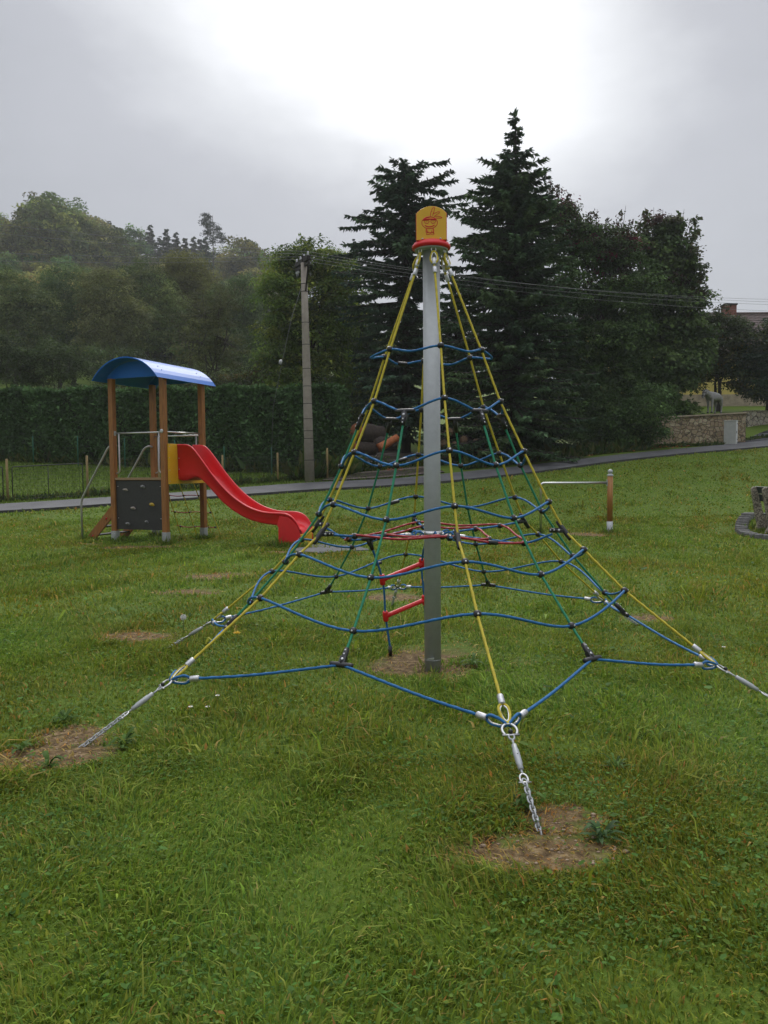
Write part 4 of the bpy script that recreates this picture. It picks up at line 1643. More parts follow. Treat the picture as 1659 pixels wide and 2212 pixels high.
def conifer(name, label, cat, base, H, profile, cols, r=0.2, dz=0.33, per=6, droop=0.25, group=None, lo=0.0, twig=0.36, dens=0.13, gap=0.0, lean=None, mat='needle', upturn=0.25, tw=0.085, leader=0.0, top_gap=0.0):
    """whorls of branches on a straight trunk; profile(t) = branch length at height fraction t, from real measurements"""
    root = empty(name, base, 0, label, cat, group)
    mb = MB()
    mb.tube([(0, 0, -0.3), (0, 0, H * 0.3), (0.03, 0, H * 0.65), (0, 0.02, H - 0.05)], [r, r * 0.8, r * 0.45, 0.02], 9)
    Ps, As, Ss, Cs = [], [], [], []
    z = lo * H
    while z < H - 0.15:
        t = z / H
        nb = max(3, int(per * (0.7 + 0.6 * rng.random())))
        a0 = rng.random() * 6.28
        for k in range(nb):
            if rng.random() < gap + top_gap * max(0, (t - 0.68) / 0.3):
                continue
            a = a0 + 6.283 * k / nb + rng.normal(0, 0.25)
            L = profile(t, a) * (0.66 + 0.44 * rng.random())
            if L < 0.12:
                continue
            zz = z + rng.uniform(-1, 1) * dz * 1.6
            dr_ = droop * (0.5 + rng.random())
            m_ = max(4, int(L / 0.16))
            s_ = np.linspace(0.0, 1, m_)
            rise = 0.10 * (t - 0.45)
            pz = zz + L * (rise * s_ * 3 - dr_ * s_ ** 1.3 + upturn * dr_ * 1.6 * s_ ** 3)
            px_ = np.cos(a) * L * s_
            py_ = np.sin(a) * L * s_
            wob = rng.normal(0, 0.03 * L, 2)
            br = np.c_[px_ + wob[0] * s_, py_ + wob[1] * s_, pz]
            mb.tube([Vector(p) for p in br[::max(1, m_ // 4)]] + [Vector(br[-1])], [max(0.006, 0.018 + 0.012 * L) * (1 - 0.8 * i / 6) for i in range(len(br[::max(1, m_ // 4)]) + 1)], 4, cap=False)
            n_t = max(8, int(L / dens * 2 * 1.9))
            q = rng.random(n_t) ** 0.8
            i0 = np.clip((q * (m_ - 1)).astype(int), 0, m_ - 2)
            f = (q * (m_ - 1) - i0)[:, None]
            P = br[i0] * (1 - f) + br[i0 + 1] * f
            d = br[i0 + 1] - br[i0]
            d /= np.linalg.norm(d, axis=1)[:, None] + 1e-9
            side = np.c_[-d[:, 1], d[:, 0], np.zeros(n_t)] * np.sign(rng.normal(size=(n_t, 1)))
            ax = d * (0.45 + 0.3 * rng.random((n_t, 1))) + side * (0.95 * rng.random((n_t, 1)) + 0.25) + np.array([0, 0, -1]) * (0.8 * rng.random((n_t, 1)) * (1 if droop > 0 else 0.2)) + rng.normal(0, 0.18, (n_t, 3))
            ax /= np.linalg.norm(ax, axis=1)[:, None]
            Ps.append(P)
            As.append(ax)
            Ss.append(twig * (1 - 0.35 * q) * (0.6 + 0.7 * rng.random(n_t)) * min(1, 0.45 + L * 0.4))
            base_c = mixcol(1, cols, None, 0.2)
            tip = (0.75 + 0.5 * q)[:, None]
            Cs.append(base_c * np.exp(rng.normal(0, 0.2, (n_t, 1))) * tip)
        z += dz * (0.75 + 0.5 * rng.random())
    if leader:
        n_t = 26
        P = np.c_[np.zeros((n_t, 2)), H - leader * rng.random(n_t)]
        Ps.append(P)
        ax = np.c_[rng.normal(0, 0.5, (n_t, 2)), np.full(n_t, 1.0)]
        As.append(ax / np.linalg.norm(ax, axis=1)[:, None])
        Ss.append(np.full(n_t, 0.3))
        Cs.append(mixcol(n_t, cols, None, 0.2))
    P, A, S, Cc = np.concatenate(Ps), np.concatenate(As), np.concatenate(Ss), np.concatenate(Cs)
    # each twig: two crossed slim blades of needles
    V, F, CC = [], [], []
    for rep in range(2):
        b_ = np.cross(A, unit(len(P)) * (0.8 if rep else 0.45) + np.array([0, 0, 0.8]))
        b_ /= np.linalg.norm(b_, axis=1)[:, None] + 1e-9
        wv = tw * (0.6 + 0.6 * rng.random((len(P), 1))) * np.minimum(1, S[:, None] / 0.25)
        m_ = P + A * S[:, None] * 0.4
        V.append(np.stack([P, m_ + b_ * wv / 2, P + A * S[:, None], m_ - b_ * wv / 2], 1).reshape(-1, 3))
        CC.append(np.repeat(Cc, 4, 0))
    V = np.concatenate(V)
    F = np.arange(len(V)).reshape(-1, 4)
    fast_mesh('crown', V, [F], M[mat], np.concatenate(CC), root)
    mb.build('trunk', M['bark'], root)
    return root


# ------------------------------------------------------------------ hedge
HL, HRt = on_ground(-240, 39.4), on_ground(745, 34.6)
hed = empty('hedge', (HL + HRt) / 2, 0, 'tall clipped dark green conifer hedge behind the garden lawn', 'hedge')
hc = np.array((HL + HRt) / 2)
n = 95000
t = rng.random(n)
HT = lambda tt: at(-240, 851, 39.4).z * (1 - tt) + at(745, 843, 34.6).z * tt
dirv = np.array(HRt - HL)
dirv[2] = 0
Lh = np.linalg.norm(dirv)
dirv /= Lh
nor = np.array([dirv[1], -dirv[0], 0])    # towards the camera
face = rng.random(n)
h = rng.random(n)
bx = np.array(HL)[None, :] + dirv[None, :] * (t * Lh)[:, None]
zb = np.interp(t, np.linspace(0, 1, 40), [gz(*(np.array(HL) + dirv * Lh * q)[:2]) for q in np.linspace(0, 1, 40)])
zt = HT(t) + 0.07 * np.sin(t * 41) + 0.05 * np.sin(t * 97 + 1)
front = face < 0.62
topm = (face >= 0.62) & (face < 0.9)
endm = face >= 0.9
W_ = 0.75
bul = 0.10 * np.sin(t * 60 + h * 4) + 0.07 * np.sin(t * 133 + h * 9)
offn = np.where(front, W_ + bul + rng.normal(0, 0.06, n), rng.uniform(-W_, W_ + 0.05, n))
zz = np.where(topm, zt + rng.normal(0, 0.06, n), zb + (zt - zb) * h)
tt = np.where(endm, 1.0 + rng.normal(0, 0.004, n) - 0.006, t)
P = np.array(HL)[None, :] + dirv[None, :] * (tt * Lh)[:, None] + nor[None, :] * offn[:, None]
P[:, 2] = np.where(endm, zb[-1] * 0 + np.interp(1.0, [0, 1], [0, gz(HRt.x, HRt.y)]) + (HT(1.0) - gz(HRt.x, HRt.y)) * h, zz)
out = np.where(front[:, None], nor[None, :], np.where(topm[:, None], np.array([0, 0, 1.0]), dirv[None, :]))
ax = out * 0.55 + np.array([0, 0, 0.55]) + rng.normal(0, 0.35, (n, 3))
ax /= np.linalg.norm(ax, axis=1)[:, None]
sz = 0.175 * np.exp(rng.normal(0, 0.3, n))
V, F = leaves(P - out * 0.05, sz, 0.42, ax, 0.75, nrm=out * 0.7 + np.array([0, 0, 0.4]), njit=0.5)
V = V - hc
tone = np.exp(0.12 * np.sin(tt * 70) + rng.normal(0, 0.28, n))[:, None]
Cc = np.array([[0.066, 0.126, 0.043]]) * tone
fast_mesh('foliage', V, [F], M['needle'], np.repeat(Cc, 4, 0), hed)
b = MB()
nseg = 24
for k in range(nseg):
    q0, q1 = k / nseg, (k + 1) / nseg
    p0, p1 = np.array(HL) + dirv * Lh * q0, np.array(HL) + dirv * Lh * (q1 - 0.0005)
    z0, z1 = gz(*p0[:2]) - 0.2, HT((q0 + q1) / 2) - 0.12
    q_ = [p0 - nor * (W_ - 0.1), p0 + nor * (W_ - 0.12), p1 + nor * (W_ - 0.12), p1 - nor * (W_ - 0.1)]
    vs = [Vector((p[0], p[1], z0)) - Vector(hc) for p in q_] + [Vector((p[0], p[1], z1)) - Vector(hc) for p in q_]
    b.add(vs, [(4, 5, 6, 7), (0, 1, 5, 4), (1, 2, 6, 5), (2, 3, 7, 6), (3, 0, 4, 7)])
M['hedge_core'] = pm('hedge_inner_twigs', (0.02, 0.026, 0.014), (0.010, 0.012, 0.008), 12, 0.9, bump=0.6)
b.build('inner_branches', M['hedge_core'], hed)

# ------------------------------------------------------------------ fences in front of the hedge
def post_at(u, Y, vt, rad, mat, root, name='post'):
    g = on_ground(u, Y)
    top = at(u, vt, Y)
    b = MB()
    b.tube([(g.x, g.y, g.z - 0.2), (g.x, g.y, top.z - 0.02), (g.x, g.y, top.z)], [rad, rad * 0.95, rad * 0.6], 9)
    o = b.build(name, M[mat], root)
    return Vector((g.x, g.y, g.z)), Vector((g.x, g.y, top.z))


def mesh_panel(p0, p1, z0a, z0b, z1a, z1b, cell, root, name='wire_mesh', thick=0.003, frame=0.0):
    b = MB()
    p0, p1 = Vector(p0), Vector(p1)
    L = (p1 - p0).length

    def pt(s, h):
        p = p0.lerp(p1, s)
        a, c = z0a + (z0b - z0a) * s, z1a + (z1b - z1a) * s
        return Vector((p.x, p.y, a + (c - a) * h))
    n = max(2, int(L / cell))
    for i in range(n + 1):
        s = i / n
        b.tube([pt(s, 0), pt(s, 1)], thick, 3, cap=False)
    m_ = max(2, int((z1a - z0a) / cell))
    for j in range(m_ + 1):
        h_ = j / m_
        b.tube([pt(s, h_) for s in np.linspace(0, 1, max(2, int(L / 1.2)))], thick, 3, cap=False)
    o = b.build(name, M['fence_wire'], root)
    if frame:
        e = MB()
        e.tube(bend([pt(0, 0), pt(0, 1), pt(1, 1), pt(1, 0)], 0.08), frame, 8)
        e.tube([pt(0.5, 0), pt(0.5, 1)], frame * 0.8, 8)
        e.tube([pt(0, 0.02), pt(1, 0.02)], frame * 0.8, 8)
        e.build('gate_frame', M['fence_wire'], o)
    return o


fence = empty('wire_fence', on_ground(300, 27.6), 0, 'low wire mesh garden fence on yellowish wooden stakes along the path', 'fence')
inv = lambda root: Matrix.Translation(-root.location)


def localise(root):
    for c in kids(root):
        c.matrix_parent_inverse = Matrix.Translation(-root.location)


FP = [(-150, 24.4, 1000), (17, 25.7, 991), (190, 27.0, 984), (345, 28.6, 985), (482, 29.9, 983), (601, 31.0, 978), (708, 31.9, 968)]
fp_ = [post_at(u, Y, v, 0.042, 'fence_wood', fence) for u, Y, v in FP]
for i in range(2, len(fp_) - 1):
    (g0, t0), (g1, t1) = fp_[i], fp_[i + 1]
    mesh_panel(g0, g1, g0.z + 0.04, g1.z + 0.04, t0.z - 0.12, t1.z - 0.12, 0.14, fence)
localise(fence)
gate = empty('garden_gate', fp_[1][0], 0, 'double wire mesh gate in a thin dark tube frame between two fence stakes', 'gate')
for i in (0, 1):
    (g0, t0), (g1, t1) = fp_[i], fp_[i + 1]
    a, c = g0.lerp(g1, 0.06), g0.lerp(g1, 0.94)
    mesh_panel(a, c, g0.z + 0.05, g1.z + 0.05, t0.z - 0.27, t1.z - 0.27, 0.11, gate, 'gate_leaf', 0.003, 0.018)
localise(gate)
gfen = empty('green_post_fence', on_ground(300, 35), 0, 'thin green metal fence posts with a wire line in front of the hedge', 'fence')
gp = [post_at(u, Y, v, 0.026, 'fence_green', gfen) for u, Y, v in [(-100, 37.2, 940), (75, 36.4, 941), (171, 35.8, 942), (272, 35.2, 946), (380, 34.7, 950), (486, 34.2, 964), (588, 33.6, 966)]]
b = MB()
for h_ in (0.95, 0.6):
    b.tube([g.lerp(t_, h_) for g, t_ in gp], 0.004, 4)
b.build('strand', M['fence_wire'], gfen)
localise(gfen)

# ------------------------------------------------------------------ utility pole and lines
UB = on_ground(669, 31.0)
UB = Vector((at(669, 1038, 31).x, 31.0, gz(at(669, 1038, 31).x, 31.0)))
UT = at(656, 568, 31.0)
up_ = empty('utility_pole', UB, 0, 'tall tapering grey concrete power pole standing beside the path', 'utility pole')
D = UT - UB
b = MB()
b.tube([D * -0.02, D * 0.3, D * 0.7, D], [0.20, 0.18, 0.145, 0.115], 20)
shaft = b.build('shaft', M['concrete'], up_)
b = MB()
for f in (0.1, 0.2, 0.235, 0.29, 0.36, 0.44, 0.52, 0.63, 0.73, 0.87, 0.905):
    c = D * f
    rr = 0.20 - 0.085 * f
    b.lathe([(rr * 0.99, -0.012), (rr + 0.008, -0.012), (rr + 0.008, 0.012), (rr * 0.99, 0.012)], c, 20, D)
b.build('steel_band', M['dark_iron'], up_)
arm_n, arm_f = at(667, 556, 30.4) - UB, at(640, 574, 32.2) - UB
b = MB()
b.bar(arm_n, arm_f, 0.14, 0.17)
b.bar(arm_n + Vector((0, 0, -0.2)), arm_f + Vector((0, 0, -0.2)), 0.09, 0.10)
b.bar(arm_n - Vector((0, 0, 0.05)), D * 0.87 + Vector((0.06, -0.12, 0)), 0.06, 0.04)
b.bar(D * 0.97, D * 1.03, 0.12, 0.12)
b.build('crossarm', M['dark_iron'], up_)
ins = []
for f, dz in ((0.06, 0.10), (0.36, 0.10), (0.64, 0.10), (0.95, 0.10), (0.85, -0.36), (0.97, -0.36)):
    c = arm_n.lerp(arm_f, f) + Vector((0, 0, dz))
    b = MB()
    b.tube([c - Vector((0, 0, 0.08)), c], 0.015, 6)
    b.lathe([(0.026, 0), (0.052, 0.015), (0.04, 0.045), (0.048, 0.065), (0.034, 0.1), (0.04, 0.115), (0.022, 0.15)], c, 12)
    b.build('insulator', M['porcelain'], up_)
    ins.append(c + UB + Vector((0, 0, 0.14)))
WIRES = [(ins[0], (-120, 470, 26.0), (1900, 655, 35.5)), (ins[1], (-120, 492, 26.4), (1900, 647, 36)), (ins[2], (-120, 540, 27), (1900, 660, 36.5)), (ins[3], (-120, 560, 27.6), (1900, 676, 37))]
WL = ['highest overhead power wire running past the utility pole', 'second power wire just under the highest one at the utility pole', 'third power wire down, running past the utility pole', 'lowest overhead power wire running past the utility pole']
for (p, l, r_), lab in zip(WIRES, WL):
    A_, B_ = at(*l), at(*r_)
    pts = []
    for a, c, sag in ((A_, p, 0.12), (p, B_, 0.55)):
        for i in range(24):
            t_ = i / 24
            q = a.lerp(c, t_)
            q.z -= sag * 4 * t_ * (1 - t_)
            pts.append(q)
    pts.append(B_)
    b = MB()
    b.tube([q - p for q in pts], 0.006, 5)
    o = b.build('power_line', M['wire'])
    o.location = p
    tag(o, lab, 'power line', 'overhead power lines')
ga, gb = at(612, 770, 30.2), at(590, 880, 30.9)
gtop = UB + D * 0.93
b = MB()
ggr = at(583, 925, 31.2)
b.tube([gtop - gtop, at(629, 690, 30.6) - gtop, ga - gtop, gb - gtop, Vector((ggr.x, ggr.y, gz(ggr.x, ggr.y))) - gtop], 0.007, 5)
gw = empty('stay_wire', gtop, 0, 'thin stay wire with a white strain insulator slanting down beside the utility pole', 'stay wire')
b.build('wire', M['wire'], gw)
b = MB()
dd = (gb - ga).normalized()
b.lathe([(0.02, -0.09), (0.06, -0.07), (0.068, 0.0), (0.06, 0.07), (0.02, 0.09)], at(606, 782, 30.25) - gtop, 12, dd)
b.build('strain_insulator', M['porcelain'], gw)

# ------------------------------------------------------------------ trees close behind
G = lambda *c: list(c)
tree('ash_tree', 'leafy mid green tree with feathery crown right behind the utility pole', 'tree',
     [(612, 585, 34, 42), (655, 560, 34, 34), (700, 565, 36, 32), (735, 600, 34, 44), (615, 650, 48, 60), (680, 640, 60, 60), (740, 690, 46, 70), (612, 730, 46, 60), (680, 740, 60, 60), (650, 810, 60, 48), (720, 800, 50, 50), (590, 800, 34, 40)],
     45, [(0.15, 0.225, 0.036), (0.12, 0.19, 0.034), (0.21, 0.25, 0.04), (0.085, 0.14, 0.028)], shoots=[(600, 535, 606, 590), (618, 540, 616, 590), (652, 520, 650, 570), (664, 526, 660, 570), (690, 530, 690, 580), (706, 538, 702, 580), (735, 555, 732, 600)], r=0.22, per_m2=6.5, leaf=0.2, cluster_n=34, cluster_r=0.34, aspect=0.42, droop=0.5)


def prof_a(t, a):
    base = np.interp(t, [0, 0.12, 0.3, 0.5, 0.7, 0.82, 0.9, 0.96, 1.0], [0.6, 2.4, 2.7, 2.9, 3.0, 2.9, 2.7, 2.2, 1.0])
    return base * (1.0 + 0.22 * math.cos(a - 0.1) * (t > 0.86) + 0.22 * math.cos(a - 3.0) * (t < 0.84) * (t > 0.5))


b0 = on_ground(878, 40)
H1 = at(872, 362, 40).z - b0.z
conifer('spruce_tree', 'tall ragged spruce with broad broken top and bare lower trunk left of the yellow cap', 'tree', b0, H1, prof_a,
        [(0.066, 0.112, 0.066), (0.085, 0.135, 0.074), (0.052, 0.09, 0.056)], r=0.26, dz=0.26, per=7, droop=0.14, lo=0.08, gap=0.14, twig=0.42, dens=0.075, tw=0.11)


def prof_b(t, a):
    return np.interp(t, [0, 0.1, 0.3, 0.5, 0.62, 0.72, 0.80, 0.845, 0.875, 0.90, 0.95, 1.0], [3.6, 4.0, 3.8, 3.2, 2.8, 2.45, 2.1, 1.6, 0.75, 0.48, 0.42, 0.1]) * (1 + 0.12 * math.cos(a - 3.3))


b0 = on_ground(1112, 37.5)
H2 = at(1108, 243, 37.5).z - b0.z
conifer('spruce_tree', 'tallest dark spruce with a thin spire top standing to the right of the grey pole', 'tree', b0, H2, prof_b,
        [(0.074, 0.128, 0.06), (0.10, 0.155, 0.066), (0.058, 0.10, 0.053)], r=0.28, dz=0.20, per=8, droop=0.20, lo=0.03, gap=0.03, twig=0.42, dens=0.07, upturn=0.4, tw=0.11, leader=0.9, top_gap=0.55)
b0 = on_ground(772, 72)
conifer('spruce_tree', 'pale far spruce tip showing in the mist left of the ragged spruce', 'tree', b0, at(772, 520, 72).z - b0.z,
        lambda t, a: 3.2 * (1 - t) + 0.15, [(0.03, 0.055, 0.04)], r=0.2, dz=0.5, per=6, twig=0.7, dens=0.25, tw=0.2)
dk = [(0.06, 0.11, 0.03), (0.08, 0.135, 0.036), (0.046, 0.085, 0.027)]
tree('cherry_tree', 'dark broad tree with purple red leaf tips right of the tallest spruce', 'tree',
     [(1205, 450, 18, 34), (1225, 490, 34, 44), (1270, 525, 36, 36), (1315, 535, 26, 34), (1240, 540, 46, 50), (1310, 560, 54, 50), (1350, 545, 30, 40), (1260, 640, 70, 70), (1340, 650, 66, 70), (1300, 750, 80, 70), (1250, 820, 60, 60), (1345, 830, 66, 70), (1212, 640, 50, 60), (1222, 750, 50, 60), (1240, 890, 60, 60), (1320, 900, 70, 60), (1345, 730, 50, 60)],
     41.5, dk, base=(at(1330, 970, 41.5).x, 41.5), shoots=[(1188, 392, 1190, 470), (1205, 398, 1205, 470), (1225, 425, 1222, 490), (1250, 470, 1248, 530), (1268, 465, 1268, 540), (1290, 452, 1284, 530), (1312, 470, 1308, 540), (1333, 478, 1328, 550), (1352, 444, 1338, 545), (1360, 478, 1348, 560), (1366, 500, 1350, 580)],
     shoot_cols=[(0.07, 0.03, 0.03), (0.05, 0.05, 0.026), (0.055, 0.07, 0.026)], r=0.24, per_m2=8.5, leaf=0.14, cluster_n=34, cluster_r=0.27, aspect=0.65, stems=3, twigs=60, shell=0.3, spread=1.12,
     cols_top=[(0.07, 0.024, 0.028), (0.05, 0.04, 0.024), (0.05, 0.07, 0.024), (0.05, 0.07, 0.024), (0.11, 0.018, 0.03)], top_z=(at(1300, 640, 41).z - gz(at(1330, 970, 41.5).x, 41.5), at(1300, 440, 41).z - gz(at(1330, 970, 41.5).x, 41.5)), droop=0.35)
tree('maple_tree', 'large maple with light topped upright shoots at the right of the dark trees', 'tree',
     [(1425, 510, 22, 36), (1452, 510, 18, 36), (1405, 550, 36, 40), (1450, 560, 42, 46), (1482, 580, 30, 34), (1400, 630, 50, 56), (1460, 640, 46, 50), (1430, 720, 70, 60), (1390, 790, 56, 50), (1450, 800, 60, 50), (1490, 720, 34, 46), (1400, 850, 40, 36), (1488, 655, 34, 40), (1492, 780, 38, 40), (1440, 870, 50, 40), (1370, 720, 46, 60)],
     43.5, [(0.072, 0.12, 0.036), (0.098, 0.15, 0.042), (0.052, 0.09, 0.028)], base=(at(1425, 965, 43.5).x, 43.5), shoots=[(1383, 478, 1385, 560), (1396, 452, 1398, 550), (1412, 448, 1410, 530), (1432, 452, 1428, 530), (1450, 460, 1444, 540), (1464, 470, 1456, 540), (1478, 452, 1464, 550), (1490, 478, 1474, 570), (1500, 500, 1478, 590), (1512, 590, 1490, 640), (1516, 650, 1492, 680)],
     shoot_cols=[(0.07, 0.085, 0.034), (0.08, 0.07, 0.034), (0.06, 0.095, 0.032)], r=0.24, per_m2=8.5, leaf=0.18, cluster_n=30, cluster_r=0.27, aspect=0.8, stems=2, twigs=50, shell=0.35, spread=1.12, droop=0.3,
     cols_top=[(0.06, 0.06, 0.03), (0.07, 0.035, 0.03), (0.05, 0.075, 0.028)], top_z=(at(1430, 640, 43).z - 4, at(1430, 420, 43).z))
tree('orchard_tree', 'small rounded tree with some yellowing leaves in front of the brown house roof', 'tree',
     [(1520, 730, 38, 48), (1560, 720, 42, 40), (1600, 735, 34, 36), (1525, 778, 48, 34), (1580, 785, 44, 34), (1565, 806, 36, 20), (1495, 790, 30, 40), (1496, 832, 28, 22), (1604, 832, 30, 22)],
     49, [(0.05, 0.07, 0.022), (0.038, 0.06, 0.02), (0.07, 0.075, 0.02), (0.22, 0.15, 0.02)], base=(at(1548, 880, 49).x, 49, at(1548, 884, 49).z), w=[0.38, 0.38, 0.2, 0.04], r=0.17, per_m2=6.5, leaf=0.16, cluster_n=28, cluster_r=0.3, aspect=0.7, stems=3)
tree('garden_tree', 'bluish green tree cut by the right picture edge, below the brown roof', 'tree',
     [(1640, 765, 40, 36), (1680, 740, 40, 50), (1620, 800, 36, 30), (1665, 805, 50, 36), (1640, 835, 36, 22), (1640, 856, 30, 18), (1668, 850, 30, 24)],
     48, [(0.032, 0.06, 0.03), (0.026, 0.05, 0.026), (0.06, 0.08, 0.02)], base=(at(1665, 870, 48).x, 48, at(1665, 876, 48).z), r=0.17, per_m2=6.5, leaf=0.15, cluster_n=28, cluster_r=0.3, aspect=0.7, stems=2)
b0 = on_ground(985, 47)
conifer('spruce_tree', 'dark spruce half hidden behind the grey pole between the two tall spruces', 'tree', b0, at(985, 575, 47).z - b0.z, lambda t, a: 3.0 * (1 - t) ** 0.7 + 0.2,
        [(0.06, 0.105, 0.06), (0.075, 0.12, 0.065)], r=0.2, dz=0.3, per=7, droop=0.22, twig=0.46, dens=0.1, tw=0.13)
b0 = on_ground(800, 48)
conifer('spruce_tree', 'dark spruce with a low pointed crown between hedge end and ragged spruce', 'tree', b0, at(800, 640, 48).z - b0.z, lambda t, a: 2.9 * (1 - t) ** 0.7 + 0.2,
        [(0.065, 0.11, 0.06), (0.08, 0.13, 0.064)], r=0.2, dz=0.3, per=7, droop=0.22, lo=0.12, twig=0.46, dens=0.1, tw=0.13)
tree('thicket_shrub', 'very dark dense shrub reaching the ground beside the stone wall', 'shrub',
     [(1300, 900, 50, 60), (1350, 920, 56, 50), (1400, 890, 44, 60), (1400, 940, 44, 40), (1280, 955, 40, 34), (1340, 965, 40, 26)],
     39.6, dk, base=(at(1350, 975, 39.6).x, 39.6), r=0.1, per_m2=9, leaf=0.12, cluster_n=28, cluster_r=0.26, stems=4)
tree('thicket_shrub', 'dark low shrub under the tallest spruce, next to the stacked logs', 'shrub',
     [(1190, 930, 50, 50), (1240, 940, 44, 50), (1160, 965, 40, 28)], 39.2, dk, r=0.08, per_m2=9, leaf=0.12, cluster_n=26, cluster_r=0.26, stems=3)
tree('hazel_shrub', 'light green shrub lit from behind between hedge and spruce trunk', 'shrub',
     [(790, 880, 40, 34), (840, 885, 38, 32), (770, 900, 30, 26), (905, 890, 30, 34)], 46, [(0.06, 0.09, 0.02), (0.09, 0.11, 0.022), (0.04, 0.065, 0.018)], r=0.06, per_m2=7, leaf=0.14, cluster_n=24, cluster_r=0.28, stems=3)
# left, beyond the hedge
ol = [(0.13, 0.175, 0.05), (0.165, 0.20, 0.06), (0.10, 0.15, 0.046)]
ol2 = [(0.085, 0.135, 0.045), (0.07, 0.115, 0.04), (0.10, 0.15, 0.045)]
ol3 = [(0.17, 0.19, 0.065), (0.20, 0.215, 0.07), (0.14, 0.165, 0.06)]
gd = [(0.05, 0.075, 0.027), (0.065, 0.095, 0.032), (0.04, 0.06, 0.024)]
for lab, sp_, Y, cols, nm, kw in [
    ('broad olive green willow, the leftmost of the pale row behind the hedge', [(20, 650, 60, 60), (70, 690, 60, 60), (30, 730, 50, 50)], 78, ol, 'willow_tree', {}),
    ('olive willow with rounded top second from the left behind the hedge', [(150, 640, 60, 60), (130, 700, 60, 60), (190, 690, 50, 60)], 84, ol2, 'willow_tree', {}),
    ('olive grey willow behind the left end of the blue roof', [(230, 645, 54, 60), (260, 700, 60, 60), (215, 725, 50, 50)], 80, ol3, 'willow_tree', {}),
    ('tall pale willow above the blue roof of the play tower', [(310, 620, 56, 54), (340, 670, 60, 60), (300, 715, 60, 55)], 86, ol, 'willow_tree', {}),
    ('highest pale yellow green willow in the middle of the row', [(400, 590, 40, 40), (415, 625, 60, 50), (395, 680, 60, 60), (440, 700, 50, 55)], 92, [(0.19, 0.20, 0.05), (0.16, 0.17, 0.05)], 'willow_tree', {}),
    ('olive brown willow left of the feathery tree', [(510, 650, 50, 50), (530, 700, 44, 60), (505, 760, 50, 50)], 84, ol2, 'willow_tree', {}),
    ('dark plum like tree with visible black branches right of the blue roof', [(440, 680, 50, 40), (480, 660, 40, 40), (430, 740, 60, 50), (490, 740, 50, 50), (460, 800, 60, 40)], 56, [(0.09, 0.10, 0.034), (0.075, 0.088, 0.032)], 'fruit_tree', dict(per_m2=3.4, twigs=90, r=0.3)),
    ('dark bush rising over the hedge at the left picture edge', [(10, 770, 50, 50), (50, 800, 50, 40), (-30, 800, 50, 50)], 46, gd, 'garden_bush', {}),
    ('rounded dark green bush over the hedge left of the play tower', [(110, 775, 44, 40), (150, 800, 48, 36), (90, 815, 40, 30)], 47, gd, 'garden_bush', {}),
    ('grey green bush over the hedge behind the play tower roof', [(220, 800, 44, 40), (270, 800, 40, 40), (320, 815, 40, 30), (370, 815, 40, 30)], 50, gd, 'garden_bush', {}),
    ('bush with some orange leaves over the hedge left of the utility pole', [(540, 815, 34, 24), (500, 825, 34, 20), (570, 830, 24, 18)], 46, [(0.05, 0.07, 0.02), (0.10, 0.07, 0.015), (0.035, 0.05, 0.02)], 'garden_bush', {}),
]:
    far = Y > 60
    a_ = dict(r=0.25 if far else 0.12, per_m2=3.6 if far else 6.0, leaf=0.26 if far else 0.15, cluster_n=30, cluster_r=0.5 if far else 0.3, stems=2, aspect=0.35)
    a_.update(kw)
    tree(nm, lab, 'tree' if 'tree' in nm else 'bush', sp_, Y, cols, group='willows behind the hedge' if nm == 'willow_tree' else None, **a_)

# ------------------------------------------------------------------ wooded hillside
def proto_broad(seed, lob, cols, leaf=0.5, cn=13, pm2=1.55):
    root = empty('hill_tree')
    V, F, C, _ = crown_from_lobes([(np.array(c), a, a, h_) for c, a, h_ in lob], pm2, leaf, cn, 0.55, cols, aspect=0.6, shell=0.4, spread=1.1)
    fast_mesh('crown', V, [F], M['hill_leaf'], C, root)
    mb = MB()
    limb(mb, (0, 0, -1), (0.1, 0, 7), 0.3, 0.16, 0.03)
    for c, a, h_ in lob:
        limb(mb, (0.1, 0, 5.5), (c[0] * 0.8, c[1] * 0.8, c[2]), 0.13, 0.04, 0.1, 5)
    mb.build('trunk', M['bark'], root)
    return root


gA = [(0.11, 0.16, 0.042), (0.16, 0.20, 0.045), (0.08, 0.13, 0.04)]
protos = [
    proto_broad(1, [((0, 0, 11), 3.0, 3.2), ((-2, .6, 8.4), 2.8, 2.6), ((2.1, -.4, 8.8), 2.7, 2.8), ((0.4, 1.8, 7), 2.6, 2.4), ((-.3, -1.7, 6.8), 2.7, 2.4)], gA),
    proto_broad(2, [((0.3, 0, 12), 2.3, 2.8), ((-1.3, .5, 9.4), 2.3, 2.6), ((1.5, 0.3, 9), 2.3, 2.6), ((0, -1, 6.4), 2.6, 2.6)], gA),
    proto_broad(3, [((-.6, 0, 9.4), 3.4, 2.6), ((2.4, 0, 7.8), 2.7, 2.4), ((-3, 0, 7), 2.5, 2.2), ((0, 2, 6.4), 2.8, 2.0), ((0.6, -2, 6.2), 2.8, 2.2)], [(0.13, 0.155, 0.045), (0.19, 0.18, 0.05)]),
]
for o in protos:
    o.name = 'hill_tree'
for sd in (0, 1):
    protos.append(conifer('hill_spruce', None, None, (0, 0, 0), 14.5, lambda t, a: (2.9 if sd else 2.4) * (1 - t) ** 0.85 + 0.12, [(0.055, 0.08, 0.048), (0.07, 0.095, 0.056)], r=0.2, dz=0.5, per=7, twig=0.95, dens=0.40, tw=0.42, lo=0.1, mat='hill_leaf'))
PK = {o: [c for c in bpy.data.objects if c.parent == o] for o in protos}
HT_ = [14.4, 15.0, 12.2, 14.5, 14.5]
used = set()
